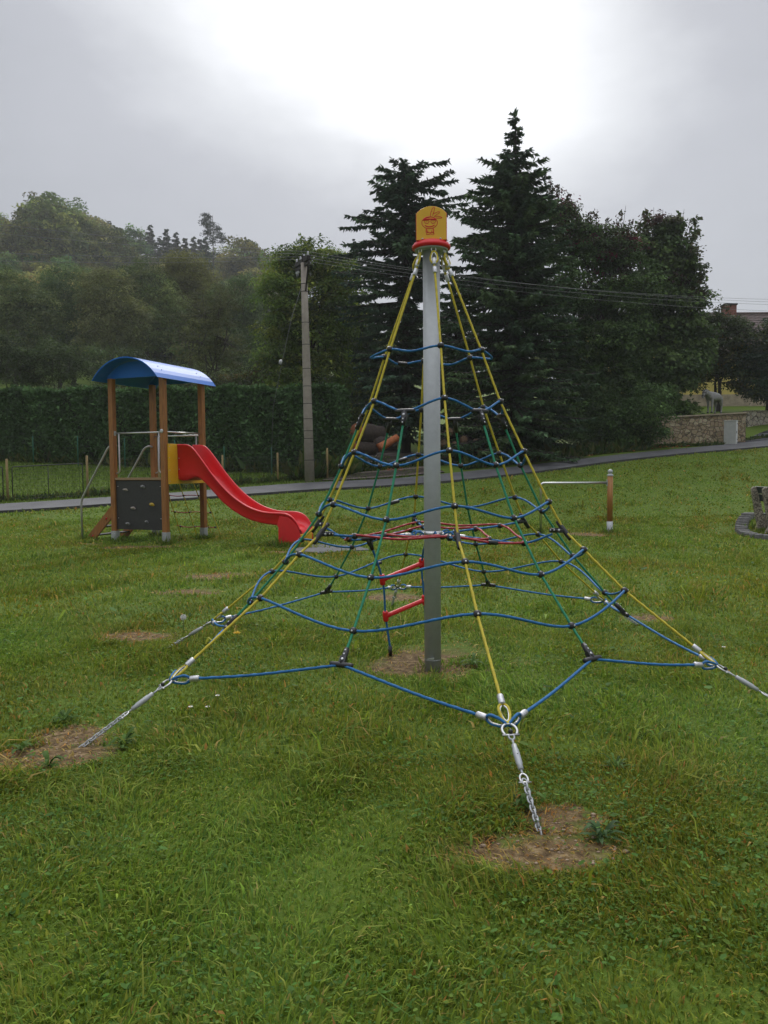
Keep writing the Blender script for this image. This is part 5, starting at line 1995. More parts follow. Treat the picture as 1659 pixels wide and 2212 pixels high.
LAB = ['rounded green tree in the wood on the misty hillside', 'upright green tree in the wood on the misty hillside', 'low spreading olive tree in the wood on the misty hillside', 'slim dark spruce in the wood on the misty hillside', 'broad dark spruce in the wood on the misty hillside']


def plant(k, x, y, H, z=None, label=None, wide=1.0):
    o = protos[k]
    if k in used:
        o = protos[k].copy()
        COL.objects.link(o)
        for c in PK[protos[k]]:
            d = c.copy()
            COL.objects.link(d)
            d.parent = o
    used.add(k)
    s = H / HT_[k]
    o.location = (x, y, gz(x, y) - 0.3 if z is None else z)
    o.scale = (s * wide, s * wide, s)
    o.rotation_euler = (0, 0, random.uniform(0, 6.28))
    tag(o, label or LAB[k], 'tree', 'trees of the hillside wood')
    return o


SKY = [(-200, 470), (0, 472), (40, 474), (85, 428), (125, 424), (165, 446), (200, 468), (250, 490), (300, 488), (350, 500), (400, 508), (450, 528), (500, 546), (525, 520), (560, 548), (600, 574), (640, 565), (700, 585), (760, 600), (1000, 690), (1659, 760)]
sk = lambda u: np.interp(u, [p[0] for p in SKY], [p[1] for p in SKY])
# the crest
u = -120
while u < 660:
    Y = random.uniform(236, 262)
    k = 0 if u < 210 and u > 55 else (random.choice([3, 3, 4, 3, 1]) if (u > 270 and u < 520) or u < 50 else random.choice([0, 1, 3]))
    x = at(u, 500, Y).x
    top = at(u, sk(u) + random.uniform(-10, 12), Y).z
    plant(k, x, Y, min(24, max(9, top - gz(x, Y))), wide=1.45 if k > 2 else 1.15)
    u += random.uniform(12, 21) if k > 2 else random.uniform(24, 36)
# the big pale crowns left on the skyline, nearer
for u, v, Y, k in [(100, 424, 190, 0), (140, 442, 195, 1), (68, 458, 185, 0), (185, 470, 200, 1), (525, 517, 215, 0), (548, 545, 220, 1), (25, 480, 190, 1), (-10, 476, 195, 0), (240, 492, 205, 0)]:
    x = at(u, 500, Y).x
    plant(k, x, Y, at(u, v, Y).z - gz(x, Y) + 0.3, label='tall broad crown standing out on the skyline of the hill', wide=0.95)
# the tall pine on the skyline
b0 = Vector((at(458, 500, 222).x, 222, 0))
b0.z = gz(b0.x, b0.y)
pine = empty('pine_tree', b0, 0, 'lone tall pine with a bare stem sticking out above the skyline of the hill', 'tree')
Hp = at(456, 458, 222).z - b0.z
lob = []
for u, v, ru, rv in [(440, 468, 9, 9), (436, 482, 9, 8), (446, 490, 10, 8), (462, 497, 9, 8), (444, 506, 11, 8), (468, 512, 12, 6), (452, 522, 10, 6), (476, 520, 8, 5)]:
    c = at(u + 6, v, 222) - b0
    lob.append((np.array(c), ru * 0.134, ru * 0.12, rv * 0.134))
V, F, C, _ = crown_from_lobes(lob, 3.2, 0.5, 7, 0.4, [(0.028, 0.045, 0.028)], aspect=0.35, shell=0.2, spread=1.15)
fast_mesh('crown', V, [F], M['needle'], C, pine)
mb = MB()
st = limb(mb, (0, 0, -0.5), (0.2, 0, Hp * 0.97), 0.28, 0.06, 0.015)
for l in lob:
    limb(mb, (0.1, 0, l[0][2] - 0.8), l[0], 0.09, 0.04, 0.1, 5, 4)
mb.build('trunk', M['bark'], pine)
# the slope below
for Y0 in np.arange(100, 236, 13.5):
    u = -190 + random.uniform(0, 30)
    while u < (760 if Y0 < 150 else 660):
        Y = Y0 + random.uniform(-5, 5)
        x = at(u, 500, Y).x
        k = random.choices([0, 1, 2, 3, 4], [3, 3, 2 if Y0 < 170 else 1, 1.8 if Y0 < 170 else 3, 1.4 if Y0 < 170 else 2.5])[0]
        H = random.uniform(10, 14.5)
        lim = at(u, sk(u) + 24, Y).z - gz(x, Y)
        plant(k, x, Y, min(H, max(6, lim)), wide=1.15)
        u += (6.4 if k < 3 else 4.6) * random.uniform(0.8, 1.25) / Y * FOC
# a few trees low on the right behind the tall ones
for u, Y, k in [(860, 105, 1), (930, 98, 0), (1000, 110, 4), (1080, 105, 0), (1170, 100, 1), (810, 92, 2)]:
    x = at(u, 700, Y).x
    plant(k, x, Y, random.uniform(8, 11), label='tree far behind the tall spruces at the foot of the hill')

# ------------------------------------------------------------------ logs
def log(name, c, d, L, r, ends, label, bark='log_bark', taper=0.92, group=None):
    c, d = Vector(c), Vector(d).normalized()
    root = empty(name, c, 0, label, 'log', group)
    b = MB()
    n_ = 9
    pts = [d * (L * (i / n_)) for i in range(n_ + 1)]
    b.tube(pts, [r * (1 - (1 - taper) * i / n_) * random.uniform(0.95, 1.05) for i in range(n_ + 1)], 16, twist=(5, 0.04, 9.0))
    b.build('bark', M[bark], root)
    b = MB()
    b.lathe([(r * 0.9, -0.004), (r * 0.9, 0.004)], (0, 0, 0), 20, d)
    b.build('cut_end', M[ends], root)
    return root


def zg(p, dz):
    return Vector((p.x, p.y, gz(p.x, p.y) + dz))


c = at(770, 934, 35.4)
log('log', (c.x, c.y, at(770, 934, 35.4).z), (0.75, 0.9, -0.05), 1.7, 0.46, 'log_red', 'thick log with a fresh orange red cut end lying beside the hedge')
c = at(763, 968, 35.2)
log('log', c, (0.8, 0.6, -0.02), 1.2, 0.33, 'log_red', 'short orange ended log under the thick log beside the hedge')
c = at(806, 958, 36)
log('log', c, (1, 0.25, 0.02), 1.1, 0.33, 'log_pale', 'dark barked log lying across behind the thick orange ended log')
c = at(818, 968, 35.6)
log('log', c, (0.75, 0.5, 0.42), 1.15, 0.2, 'log_red', 'split reddish log propped up at a slant right of the thick log', bark='log_red')
LG = [(958, 958, .20), (982, 962, .20), (970, 934, .22), (1002, 950, .20), (1016, 973, .17), (1036, 974, .17), (1056, 976, .17), (1028, 955, .18), (1050, 958, .18), (960, 985, .17), (1000, 990, .15)]
for i, (u, v, r_) in enumerate(LG):
    c = at(u, v, 36.2)
    log('log', c, (0.35, 1, 0), 2.4, r_, 'log_pale', 'weathered log end in the pile stacked under the tall spruces', group='stacked logs')
b = MB()
for i in range(60):
    p = at(random.uniform(790, 870), random.uniform(985, 1012), random.uniform(33.8, 35.6))
    p = zg(p, 0.03)
    b.bar(p, p + Vector((random.uniform(-.35, .35), random.uniform(-.35, .35), random.uniform(0, .12))), 0.05, 0.02)
tag(b.build('wood_chips', M['log_red']), 'scatter of split wood chips on the ground in front of the logs', 'wood chips', kind='stuff')

# ------------------------------------------------------------------ terrace, walls, cabinet, pony, house
W0, W1 = at(1385, 985, 41.2), at(1611, 947, 41.6)
zt0, zt1 = at(1440, 905, 41.2).z, at(1611, 893, 41.6).z
b = MB()
N_ = 14
d = (W1 - W0)
d.z = 0
nrm = Vector((d.y, -d.x, 0)).normalized()
vs = []
for i in range(N_ + 1):
    t_ = i / N_
    p = W0.lerp(W1, t_)
    zl = gz(p.x, p.y) - 0.4
    zh = zt0 + (zt1 - zt0) * t_
    for q, z in ((p - nrm * 0.0, zl), (p - nrm * 0.05, zh), (p - nrm * 0.4, zh), (p - nrm * 0.4, zl)):
        vs.append((q.x, q.y, z))
fs = []
for i in range(N_):
    for k in range(4):
        l = (k + 1) % 4
        fs.append((i * 4 + k, (i + 1) * 4 + k, (i + 1) * 4 + l, i * 4 + l))
fs += [(0, 1, 2, 3), (N_ * 4 + 3, N_ * 4 + 2, N_ * 4 + 1, N_ * 4)]
b.add(vs, fs)
sw = empty('stone_wall', W0, 0, 'ochre rubble stone retaining wall behind the grey cabinet', 'wall')
b.build('masonry', M['rubble'], sw).matrix_parent_inverse = Matrix.Translation(-W0)
b = MB()
b.bar(Vector((W0.x, W0.y, zt0 + 0.04)) - nrm * 0.2, Vector((W1.x, W1.y, zt1 + 0.04)) - nrm * 0.2, 0.5, 0.07)
b.build('coping', M['plinth'], sw).matrix_parent_inverse = Matrix.Translation(-W0)
W2, W3 = at(1614, 935, 47.5), at(1740, 938, 49.5)
za, zb_ = at(1614, 889, 47.5).z, at(1740, 886, 49.5).z
b = MB()
d2 = W3 - W2
b.prism([(0, gz(W2.x, W2.y) - 0.5), (1, gz(W3.x, W3.y) - 0.5), (1, zb_), (0, za)], lambda a, z, t: Vector((W2.x + d2.x * a - W2.x, W2.y + d2.y * a + t - W2.y, z - W2.z)), 0.4)
sw2 = empty('stone_wall', W2, 0, 'paler rubble stone wall beyond the side path at the right edge', 'wall')
b.build('masonry', M['rubble2'], sw2)
b = MB()
b.bar(Vector((0, 0.2, za + 0.03 - W2.z)), Vector((d2.x, d2.y + 0.2, zb_ + 0.03 - W2.z)), 0.5, 0.06)
b.build('coping', M['aged_concrete'], sw2)
# terrace of grass held up by the walls, a wedge behind them rising to the house
tz = lambda u, v, Y: at(u, v, Y)
T = [Vector((W0.x, W0.y + 0.38, zt0 - 0.02)), Vector((W1.x, W1.y + 0.38, zt1 - 0.02)), Vector((W1.x + 0.35, 47.7, za - 0.05)), Vector((W3.x, W3.y + 0.3, zb_ - 0.05)), at(1800, 868, 60), at(1250, 872, 60), at(1280, 905, 46)]
b = MB()
b.add(T + [Vector((p.x, p.y, p.z - 3.5)) for p in T], [tuple(range(7))] + [((i + 1) % 7, i, 7 + i, 7 + (i + 1) % 7) for i in range(7)])
tag(b.build('terrace', M['ground']), kind='structure')
tree('bedding_plants', 'low bright green bushy plants on top of the ochre wall in front of the pony', 'plant',
     [(1450, 893, 22, 10), (1490, 888, 26, 13), (1470, 882, 16, 10), (1430, 900, 18, 10)], 42.4, [(0.05, 0.10, 0.02), (0.07, 0.12, 0.024)], base=(at(1470, 900, 42.4).x, 42.4, zt0 - 0.05), r=0.02, per_m2=14, leaf=0.14, cluster_n=18, cluster_r=0.12, twigs=4)
cb = at(1578, 955, 40.9)
cab = empty('utility_cabinet', (cb.x, cb.y, gz(cb.x, cb.y)), R(-38), 'pale grey plastic electricity cabinet in front of the ochre stone wall', 'cabinet')
hC = at(1578, 908, 40.9).z - gz(cb.x, cb.y)
b = MB()
b.box((0, 0, hC / 2 - 0.1), (0.60, 0.34, hC + 0.1))
b.box((0, 0, hC + -0.03), (0.64, 0.38, 0.05))
b.build('body', M['cabinet'], cab, 0.01)
b = MB()
b.box((0.305, 0, hC / 2 + 0.03), (0.014, 0.29, hC * 0.86))
dr = b.build('door', M['white_frame'], cab, 0.004)
b = MB()
b.box((0.318, -0.09, hC * 0.5), (0.02, 0.03, 0.13))
for z in (0.85, 0.2):
    b.box((0.318, 0.05, hC * z), (0.012, 0.1, 0.05))
b.build('handle', M['black'], dr)

# the grey pony on the terrace
pb = at(1541, 891, 43.6)
pony = empty('pony', (pb.x, pb.y, at(1541, 893, 43.6).z), R(180 + 38), 'grey pony in a dark halter standing above the stone wall under the trees', 'pony')


def skin_body(name, verts, edges, radii, mat, parent, sub=2):
    me = bpy.data.meshes.new(name)
    me.from_pydata(verts, edges, [])
    me.materials.append(mat)
    o = bpy.data.objects.new(name, me)
    COL.objects.link(o)
    o.parent = parent
    sk_ = o.modifiers.new('skin', 'SKIN')
    sk_.use_smooth_shade = True
    lay = me.skin_vertices[0].data if me.skin_vertices else None
    if lay is None:
        bpy.context.view_layer.objects.active = o
        lay = o.data.skin_vertices[0].data
    for i, r_ in enumerate(radii):
        lay[i].radius = r_ if isinstance(r_, tuple) else (r_, r_)
    lay[0].use_root = True
    s_ = o.modifiers.new('sub', 'SUBSURF')
    s_.levels = sub
    s_.render_levels = sub
    return o


# x forward, z up; pelvis first
pv = [(-.50, 0, .98), (-.22, 0, .94), (.10, 0, .93), (.38, 0, .97), (.60, 0, 1.05), (.80, 0, 1.13), (.92, 0, 1.16), (1.03, 0, 1.03), (1.12, 0, .86), (1.15, 0, .78),
      (-.64, 0, .90), (-.52, .14, .80), (-.56, .15, .52), (-.62, .15, .46), (-.58, .15, .14), (-.54, .15, .03),
      (-.48, -.14, .80), (-.44, -.15, .54), (-.50, -.15, .46), (-.46, -.15, .14), (-.42, -.15, .03),
      (.40, .15, .78), (.42, .15, .44), (.42, .15, .14), (.46, .15, .03), (.34, -.15, .78), (.30, -.15, .44), (.30, -.15, .14), (.34, -.15, .03),
      (.93, .07, 1.26), (.93, -.07, 1.26)]
pe = [(0, 1), (1, 2), (2, 3), (3, 4), (4, 5), (5, 6), (6, 7), (7, 8), (8, 9), (0, 10), (0, 11), (11, 12), (12, 13), (13, 14), (14, 15), (0, 16), (16, 17), (17, 18), (18, 19), (19, 20),
      (3, 21), (21, 22), (22, 23), (23, 24), (3, 25), (25, 26), (26, 27), (27, 28), (6, 29), (6, 30)]
pr_ = [.26, .28, .28, .25, .19, .14, .125, .105, .075, .065, .10, .15, .085, .055, .042, .055, .15, .085, .055, .042, .055, .10, .062, .042, .055, .10, .062, .042, .055, .03, .03]
skin_body('body', pv, pe, pr_, M['pony'], pony)
b = MB()
mv = [(.90, 0, 1.30), (.80, 0, 1.27), (.66, 0, 1.23), (.52, 0, 1.20), (.40, 0, 1.19)]
b.tube([Vector(p) for p in mv], [.03, .05, .055, .05, .02], 8)
b.tube([Vector(p) + Vector((0.02, .06, -.06)) for p in mv[1:4]], [.03, .05, .03], 8)
b.tube([Vector((.92, 0, 1.29)), Vector((1.01, 0, 1.20)), Vector((1.06, 0, 1.10))], [.03, .035, .012], 8)
b.build('mane', M['pony_dark'], pony)
b = MB()
b.tube([Vector((-.70, 0, .98)), Vector((-.80, 0, .85)), Vector((-.80, 0, .55)), Vector((-.77, 0, .34))], [.045, .06, .055, .015], 8)
b.build('tail', M['pony_dark'], pony)
b = MB()
for cx_, cz_, rr in ((1.11, .90, .085), (1.0, 1.07, .114)):
    ax_ = Vector((.09, 0, -.17)).normalized()
    b.lathe([(rr, -.014), (rr + .006, -.014), (rr + .006, .014), (rr, .014)], (cx_, 0, cz_), 16, ax_)
for s_ in (-1, 1):
    b.tube([Vector((1.11, s_ * .088, .90)), Vector((1.0, s_ * .116, 1.07)), Vector((.92, s_ * .115, 1.22))], .01, 6)
b.build('halter', M['leather'], pony)
for s_ in (-1, 1):
    b = MB()
    b.ball((.99, s_ * .103, 1.11), .02, 8)
    b.build('eye', M['leather'], pony)
    b = MB()
    b.ball((1.165, s_ * .04, .80), .014, 8)
    b.build('nostril', M['leather'], pony)
for p in ((-.53, .15), (-.41, -.15), (.47, .15), (.35, -.15)):
    b = MB()
    b.lathe([(.062, 0), (.05, .07)], (p[0], p[1], 0), 12)
    b.build('hoof', M['leather'], pony)

# house behind the trees
hx0, hx1, hy0, hy1 = at(1290, 870, 56).x, at(1760, 870, 56).x, 56.0, 64.0
hz = 5.6
eave = at(1640, 752, 56).z
ridge = at(1620, 679, 60).z
house = empty('house', ((hx0 + hx1) / 2, 60, hz), 0, 'yellow rendered house with brown tiled roof half hidden behind the right trees', 'house')
hl = Vector(house.location)


def hb(x0, x1, y0, y1, z0, z1, name, mat, bevel=0, parent=house):
    b = MB()
    b.box((Vector(((x0 + x1) / 2, (y0 + y1) / 2, (z0 + z1) / 2)) - hl), (x1 - x0, y1 - y0, z1 - z0))
    return b.build(name, M[mat], parent, bevel)


zp = at(1560, 852, 56).z
hb(hx0, hx1, hy0, hy1, zp, eave, 'wall', 'house_wall')
hb(hx0 - 0.06, hx1 + 0.06, hy0 - 0.06, hy1 + 0.06, hz - 3.0, zp - 0.003, 'plinth', 'plinth')
for xw in (0.22, 0.45, 0.68, 0.9):
    x = hx0 + (hx1 - hx0) * xw
    w = hb(x - 0.55, x + 0.55, hy0 - 0.03, hy0 + 0.05, zp + 0.9, zp + 2.3, 'window', 'glass')
    b = MB()
    cz = zp + 1.6
    for dx in (-0.58, 0, 0.58):
        b.box(Vector((x + dx, hy0 - 0.04, cz)) - hl, (0.07, 0.06, 1.46))
    for dz_ in (-0.73, 0.73):
        b.box(Vector((x, hy0 - 0.042, cz + dz_)) - hl, (1.1, 0.062, 0.07))
    b.build('frame', M['white_frame'], w)
rx0, rx1 = at(1585, 690, 60).x, hx1 + 0.5
b = MB()
nrow = 15
for side, ye, sg in ((0, hy0 - 0.5, 1), (1, hy1 + 0.5, -1)):
    for i in range(nrow):                # each course of tiles laps over the one below
        f0, f1 = i / nrow, (i + 1.25) / nrow
        y0_, z0_ = ye + (60 - ye) * f0, eave - 0.25 + (ridge - eave + 0.25) * f0
        y1_, z1_ = ye + (60 - ye) * min(1, f1), eave - 0.25 + (ridge - eave + 0.25) * min(1, f1)
        nx = 60
        vs, fs = [], []
        for j in range(nx + 1):
            x = hx0 - 0.4 + (hx1 - hx0 + 0.9) * j / nx
            wv = 0.035 * (j % 2)
            vs += [Vector((x, y0_, z0_ + 0.07 + wv)) - hl, Vector((x, y1_, z1_ + 0.02 + wv * 0.5)) - hl, Vector((x, y0_, z0_ - 0.02)) - hl]
        for j in range(nx):
            a_ = j * 3
            fs += [(a_, a_ + 3, a_ + 4, a_ + 1), (a_ + 2, a_ + 5, a_ + 3, a_)]
        b.add(vs, fs)
b.tube([Vector((hx0 - 0.4, 60, ridge + 0.04)) - hl, Vector((hx1 + 0.5, 60, ridge + 0.04)) - hl], 0.13, 8)
roof = b.build('roof', M['roof_tile'], house)
for xg in (hx0, hx1 - 0.3):
    b = MB()
    b.prism([(hy0, eave - 0.003), (hy1, eave - 0.003), (60, ridge - 0.1)], lambda a, z, t: Vector((xg + t, a, z)) - hl, 0.3)
    b.build('gable', M['house_wall'], house)
cx0, cx1 = at(1563, 690, 59.5).x, at(1587, 690, 59.5).x
ztc = at(1575, 657, 59.5).z
hb(cx0, cx1, 59.2, 60.0, ridge - 1.2, ztc - 0.12, 'chimney', 'chimney', parent=roof)
hb(cx0 - 0.06, cx1 + 0.06, 59.14, 60.06, ztc - 0.117, ztc, 'chimney_cap', 'dark_iron', parent=roof)
# ------------------------------------------------------------------ grass and small things on it
def grass_zone(n, y0, y1, wid, hgt, wspread, wmul=1.0):
    y = np.sqrt(rng.random(n) * (y1 ** 2 - y0 ** 2) + y0 ** 2)
    x = (rng.random(n) * 2 - 1) * (wspread[0] * y + wspread[1])
    return x, y


def field(x, y, s, seed):                # cheap smooth noise for patchiness
    r_ = np.random.default_rng(seed)
    v = np.zeros_like(x)
    for _ in range(7):
        a = r_.random() * 6.283
        f = s * np.exp(r_.normal(0, 0.45))
        v += np.sin((x * math.cos(a) + y * math.sin(a)) * f + r_.random() * 6.283)
    return v / 2.6


def edge_y(x):                           # near edge of the path
    xs = [p.x for p in PA]
    ys = [p.y for p in PA]
    return np.interp(x, xs, ys)


GV, GQ, GT, GC = [], [], [], []
goff = 0
ZON = [(300000, 1.5, 4.2, 0.0050, 0.029), (215000, 4.2, 8.0, 0.0070, 0.034), (130000, 8.0, 14.0, 0.0105, 0.045), (170000, 14, 22, 0.016, 0.043), (140000, 22, 40, 0.024, 0.046)]
for n, y0, y1, wid, hgt in ZON:
    x, y = grass_zone(n, y0, y1, wid, hgt, (0.55, 2.6))
    patch = field(x, y, 2.2, 3)
    tuft = field(x, y, 5.0, 8)
    da = dirt_amount(x, y, 0.25 * field(x, y, 9.0, 5) + 0.3 * field(x, y, 3.5, 6) - 0.16)
    keep = rng.random(n) > 0.82 * da
    keep &= rng.random(n) < np.clip(0.85 + 0.25 * tuft, 0.3, 1)
    keep &= y < edge_y(x) - 0.02
    keep &= np.hypot(x - NX, y - NY) > 0.07
    keep &= ~((x > -1.85) & (x < -0.3) & (np.abs(y - 15.05) < 0.42))
    x, y, patch, tuft, da = x[keep], y[keep], patch[keep], tuft[keep], da[keep]
    n = len(x)
    z = np.concatenate([ground_z(x[i:i + 40000], y[i:i + 40000]) for i in range(0, n, 40000)])
    long_ = (rng.random(n) < np.clip(0.03 + 0.15 * (tuft - 0.75), 0.006, 0.3))
    h_ = hgt * np.exp(rng.normal(0, 0.35, n)) * (1 + 0.35 * np.clip(tuft, -0.8, 1.6)) * np.where(long_, 1.9, 1.0) * (1 - 0.45 * da)
    w_ = wid * np.exp(rng.normal(0, 0.3, n)) * np.where(long_, 1.25, 1.0) * np.where(rng.random(n) < 0.12, 2.1, 1.0)
    az = 3.0 * field(x, y, 4.0, 41) + rng.normal(0, 1.0, n)     # tufts lie over the same way
    lean = np.abs(rng.normal(0.75, 0.5, n)) + np.where(long_, 0.35, 0) + 0.5 * da
    dirx, diry = np.cos(az), np.sin(az)
    az2 = az + rng.normal(0, 0.8, n)
    bx_, by_ = -np.sin(az2), np.cos(az2)
    B = np.c_[x, y, z - 0.004]
    mid = B + np.c_[dirx * h_ * lean * 0.32, diry * h_ * lean * 0.32, h_ * 0.6]
    tip = B + np.c_[dirx * h_ * lean, diry * h_ * lean, h_ * np.clip(1.05 - 0.32 * lean, 0.25, 1)]
    s_ = np.c_[bx_, by_, np.zeros(n)] * (w_ / 2)[:, None]
    V = np.stack([B - s_, B + s_, mid + s_ * 0.85, mid - s_ * 0.85, tip], 1).reshape(-1, 3)
    i0 = goff + np.arange(n)[:, None] * 5
    GQ.append(np.c_[i0, i0 + 1, i0 + 2, i0 + 3])
    GT.append(np.c_[i0 + 3, i0 + 2, i0 + 4])
    goff += 5 * n
    GV.append(V)
    pal = np.array([(0.155, 0.225, 0.022), (0.20, 0.262, 0.028), (0.105, 0.185, 0.026), (0.25, 0.27, 0.04), (0.42, 0.31, 0.09), (0.44, 0.23, 0.06)])
    dry = np.clip(0.042 - 0.028 * patch, 0.01, 0.12)
    dry = np.clip(dry + 0.75 * da, 0, 0.85)
    r_ = rng.random(n)
    k = np.where(r_ < dry * 0.65, 4, np.where(r_ < dry, 5, np.where(r_ < 0.34, 0, np.where(r_ < 0.60, 1, np.where(r_ < 0.80, 2, 3)))))
    c = pal[k] * np.exp(rng.normal(0, 0.2, (n, 1))) * (1 + 0.10 * patch + 0.07 * field(x, y, 0.9, 31))[:, None]
    c = c * np.c_[1.02 - 0.10 * patch, np.ones(n), 1 + 0.12 * patch]
    GC.append(np.repeat(c, 5, 0))
V, C = np.concatenate(GV), np.concatenate(GC)
tag(fast_mesh('grass', V, [np.concatenate(GQ), np.concatenate(GT)], M['grass'], C), 'short damp mown lawn grass mixed with yellow straw covering the playground', 'grass', kind='stuff')
del V, C, GV, GQ, GT, GC

# longer uncut grass round the feet of the posts, the pole, the slide and the bench
FEET = [(NX, NY, 0.10, 70)]
ca_, sa_ = math.cos(-TPH), math.sin(-TPH)
for i_ in (-1, 1):
    for j_ in (-1, 1):
        FEET.append((TWX + ca_ * i_ * HS - sa_ * j_ * HS, TWY_ + sa_ * i_ * HS + ca_ * j_ * HS, 0.12, 420))
for q_ in np.linspace(3.25, 3.8, 4):
    FEET.append((TWX + ca_ * q_ - sa_ * -0.38, TWY_ + sa_ * q_ + ca_ * -0.38, 0.1, 170))
for q_ in (-1.7, -1.55):
    FEET.append((TWX + ca_ * q_ + sa_ * 0.58, TWY_ + sa_ * q_ - ca_ * 0.58, 0.1, 200))
FEET += [(bp_.x, bp_.y, 0.13, 500), (lp_.x, lp_.y, 0.05, 160), (bb.x - 0.15, bb.y - 0.1, 0.2, 400), (bb.x + 0.2, bb.y - 0.7, 0.2, 300)]
P = []
for fx, fy, fr, fn in FEET:
    a_ = rng.random(fn) * 6.283
    r_ = fr * (0.75 + np.abs(rng.normal(0, 0.45, fn)))
    P.append(np.c_[fx + r_ * np.cos(a_), fy + r_ * np.sin(a_), ground_z(fx + r_ * np.cos(a_), fy + r_ * np.sin(a_))])
P = np.concatenate(P)
a_ = np.c_[rng.normal(0, 0.5, (len(P), 2)), np.ones(len(P))]
a_ /= np.linalg.norm(a_, axis=1)[:, None]
V, F = leaves(P, 0.10 * np.exp(rng.normal(0, 0.4, len(P))) * np.where(P[:, 1] < 8, 0.6, 1.0), 0.12, a_, 0.85)
tag(fast_mesh('uncut_grass', V, [F], M['grass'], np.repeat(mixcol(len(P), [(0.11, 0.20, 0.024), (0.14, 0.23, 0.028), (0.2, 0.22, 0.05)], None, 0.25), 4, 0)), 'longer uncut grass round the feet of the playground posts', 'grass', kind='stuff')

# broad lawn leaves (clover, plantain) low in the sward
LV, LF, LC = [], [], []
o_ = 0
for n, y0, y1, sz in ((105000, 1.5, 4.2, 0.016), (42000, 4.2, 9, 0.024), (12000, 9, 16, 0.04)):
    x, y = grass_zone(n, y0, y1, 0, 0, (0.55, 2.4))
    f = field(x, y, 3.4, 21)
    keep = (rng.random(n) < np.clip(0.25 + 0.6 * f, 0.03, 1)) & (rng.random(n) > 0.9 * dirt_amount(x, y))
    x, y = x[keep], y[keep]
    n = len(x)
    P = np.c_[x, y, ground_z(x, y) + 0.012 + 0.03 * rng.random(n)]
    ax = np.c_[rng.normal(0, 1, (n, 2)), rng.normal(0.25, 0.3, n)]
    ax /= np.linalg.norm(ax, axis=1)[:, None]
    s = sz * np.exp(rng.normal(0, 0.35, n))
    b_ = np.cross(ax, np.array([0, 0, 1.0])) + rng.normal(0, 0.25, (n, 3))
    b_ /= np.linalg.norm(b_, axis=1)[:, None]
    m_ = P + ax * s[:, None] * 0.5
    w = (s * rng.choice([0.22, 0.4, 0.62], n))[:, None] * 0.5
    V = np.stack([P, P + ax * s[:, None] * .25 + b_ * w * .8, m_ + ax * s[:, None] * .2 + b_ * w, P + ax * s[:, None], m_ + ax * s[:, None] * .2 - b_ * w, P + ax * s[:, None] * .25 - b_ * w * .8], 1).reshape(-1, 3)
    LV.append(V)
    LF.append(np.arange(6 * n).reshape(n, 6) + o_)
    o_ += 6 * n
    LC.append(np.repeat(mixcol(n, [(0.07, 0.155, 0.024), (0.09, 0.185, 0.032), (0.125, 0.20, 0.03)], None, 0.22), 6, 0))
tag(fast_mesh('clover', np.concatenate(LV), [np.concatenate(LF)], M['grass'], np.concatenate(LC)), 'low clover and plantain leaves growing through the lawn grass', 'lawn weeds', kind='stuff')

# pebbles and clods on the bare earth
b = MB()
for cx_, cy_, a_, bb_ in DIRT:
    if cy_ > 9:
        continue
    for _ in range(int(130 * a_ * bb_ / 0.12 if cy_ < 5 else 40)):
        t_, r_ = random.uniform(0, 6.28), random.random() ** 0.5 * 0.95
        s_ = random.uniform(0.0025, 0.008) * (1.7 if random.random() < 0.08 else 1)
        b.ball((cx_ + a_ * r_ * math.cos(t_), cy_ + bb_ * r_ * math.sin(t_), s_ * 0.25), s_, 6, (1.2, random.uniform(.7, 1.1), random.uniform(.5, .8)))
M['pebble'] = pm('pebble', (0.40, 0.30, 0.20), (0.14, 0.09, 0.055), 45, 0.8)
tag(b.build('pebbles', M['pebble']), 'small pebbles and clods on the worn earth patches', 'pebbles', kind='stuff')


# leafy weed rosettes: one mesh each
def rosette(p, n, L, label, w=0.2, col=(0.08, 0.15, 0.03), up_=0.35):
    V, F, C = [], [], []
    n = int(n * 1.7)
    for i in range(n):
        a = random.uniform(0, 6.283)
        l_ = L * random.uniform(0.35, 1.0)
        d = np.array([math.cos(a), math.sin(a), 0])
        s = np.array([-math.sin(a), math.cos(a), 0])
        e = random.uniform(0.3, 2.2) * up_
        bow = random.uniform(-.3, .3)
        o = len(V)
        for t_, ww in ((0, 0.15), (0.3, 0.8), (0.6, 1.0), (0.85, 0.6)):
            c = d * l_ * t_ + s * l_ * bow * t_ * t_ + np.array([0, 0, 0.01 + l_ * e * math.sin(t_ * 2.4)])
            V += [c - s * l_ * w * ww * 0.5, c + s * l_ * w * ww * 0.5]
        V.append(d * l_ + s * l_ * bow + np.array([0, 0, 0.01 + l_ * e * math.sin(2.4)]))
        F += [[o, o + 1, o + 3, o + 2], [o + 2, o + 3, o + 5, o + 4], [o + 4, o + 5, o + 7, o + 6]]
        C += [np.array(col) * math.exp(random.gauss(0, 0.2))] * 9
    V = np.array(V)
    F = np.array(F)
    tri = np.array([[9 * i + 6, 9 * i + 7, 9 * i + 8] for i in range(n)])
    o = fast_mesh('weed', V, [F, tri], M['grass'], np.array(C))
    o.location = p
    return tag(o, label, 'weed', 'leafy weeds in the lawn')


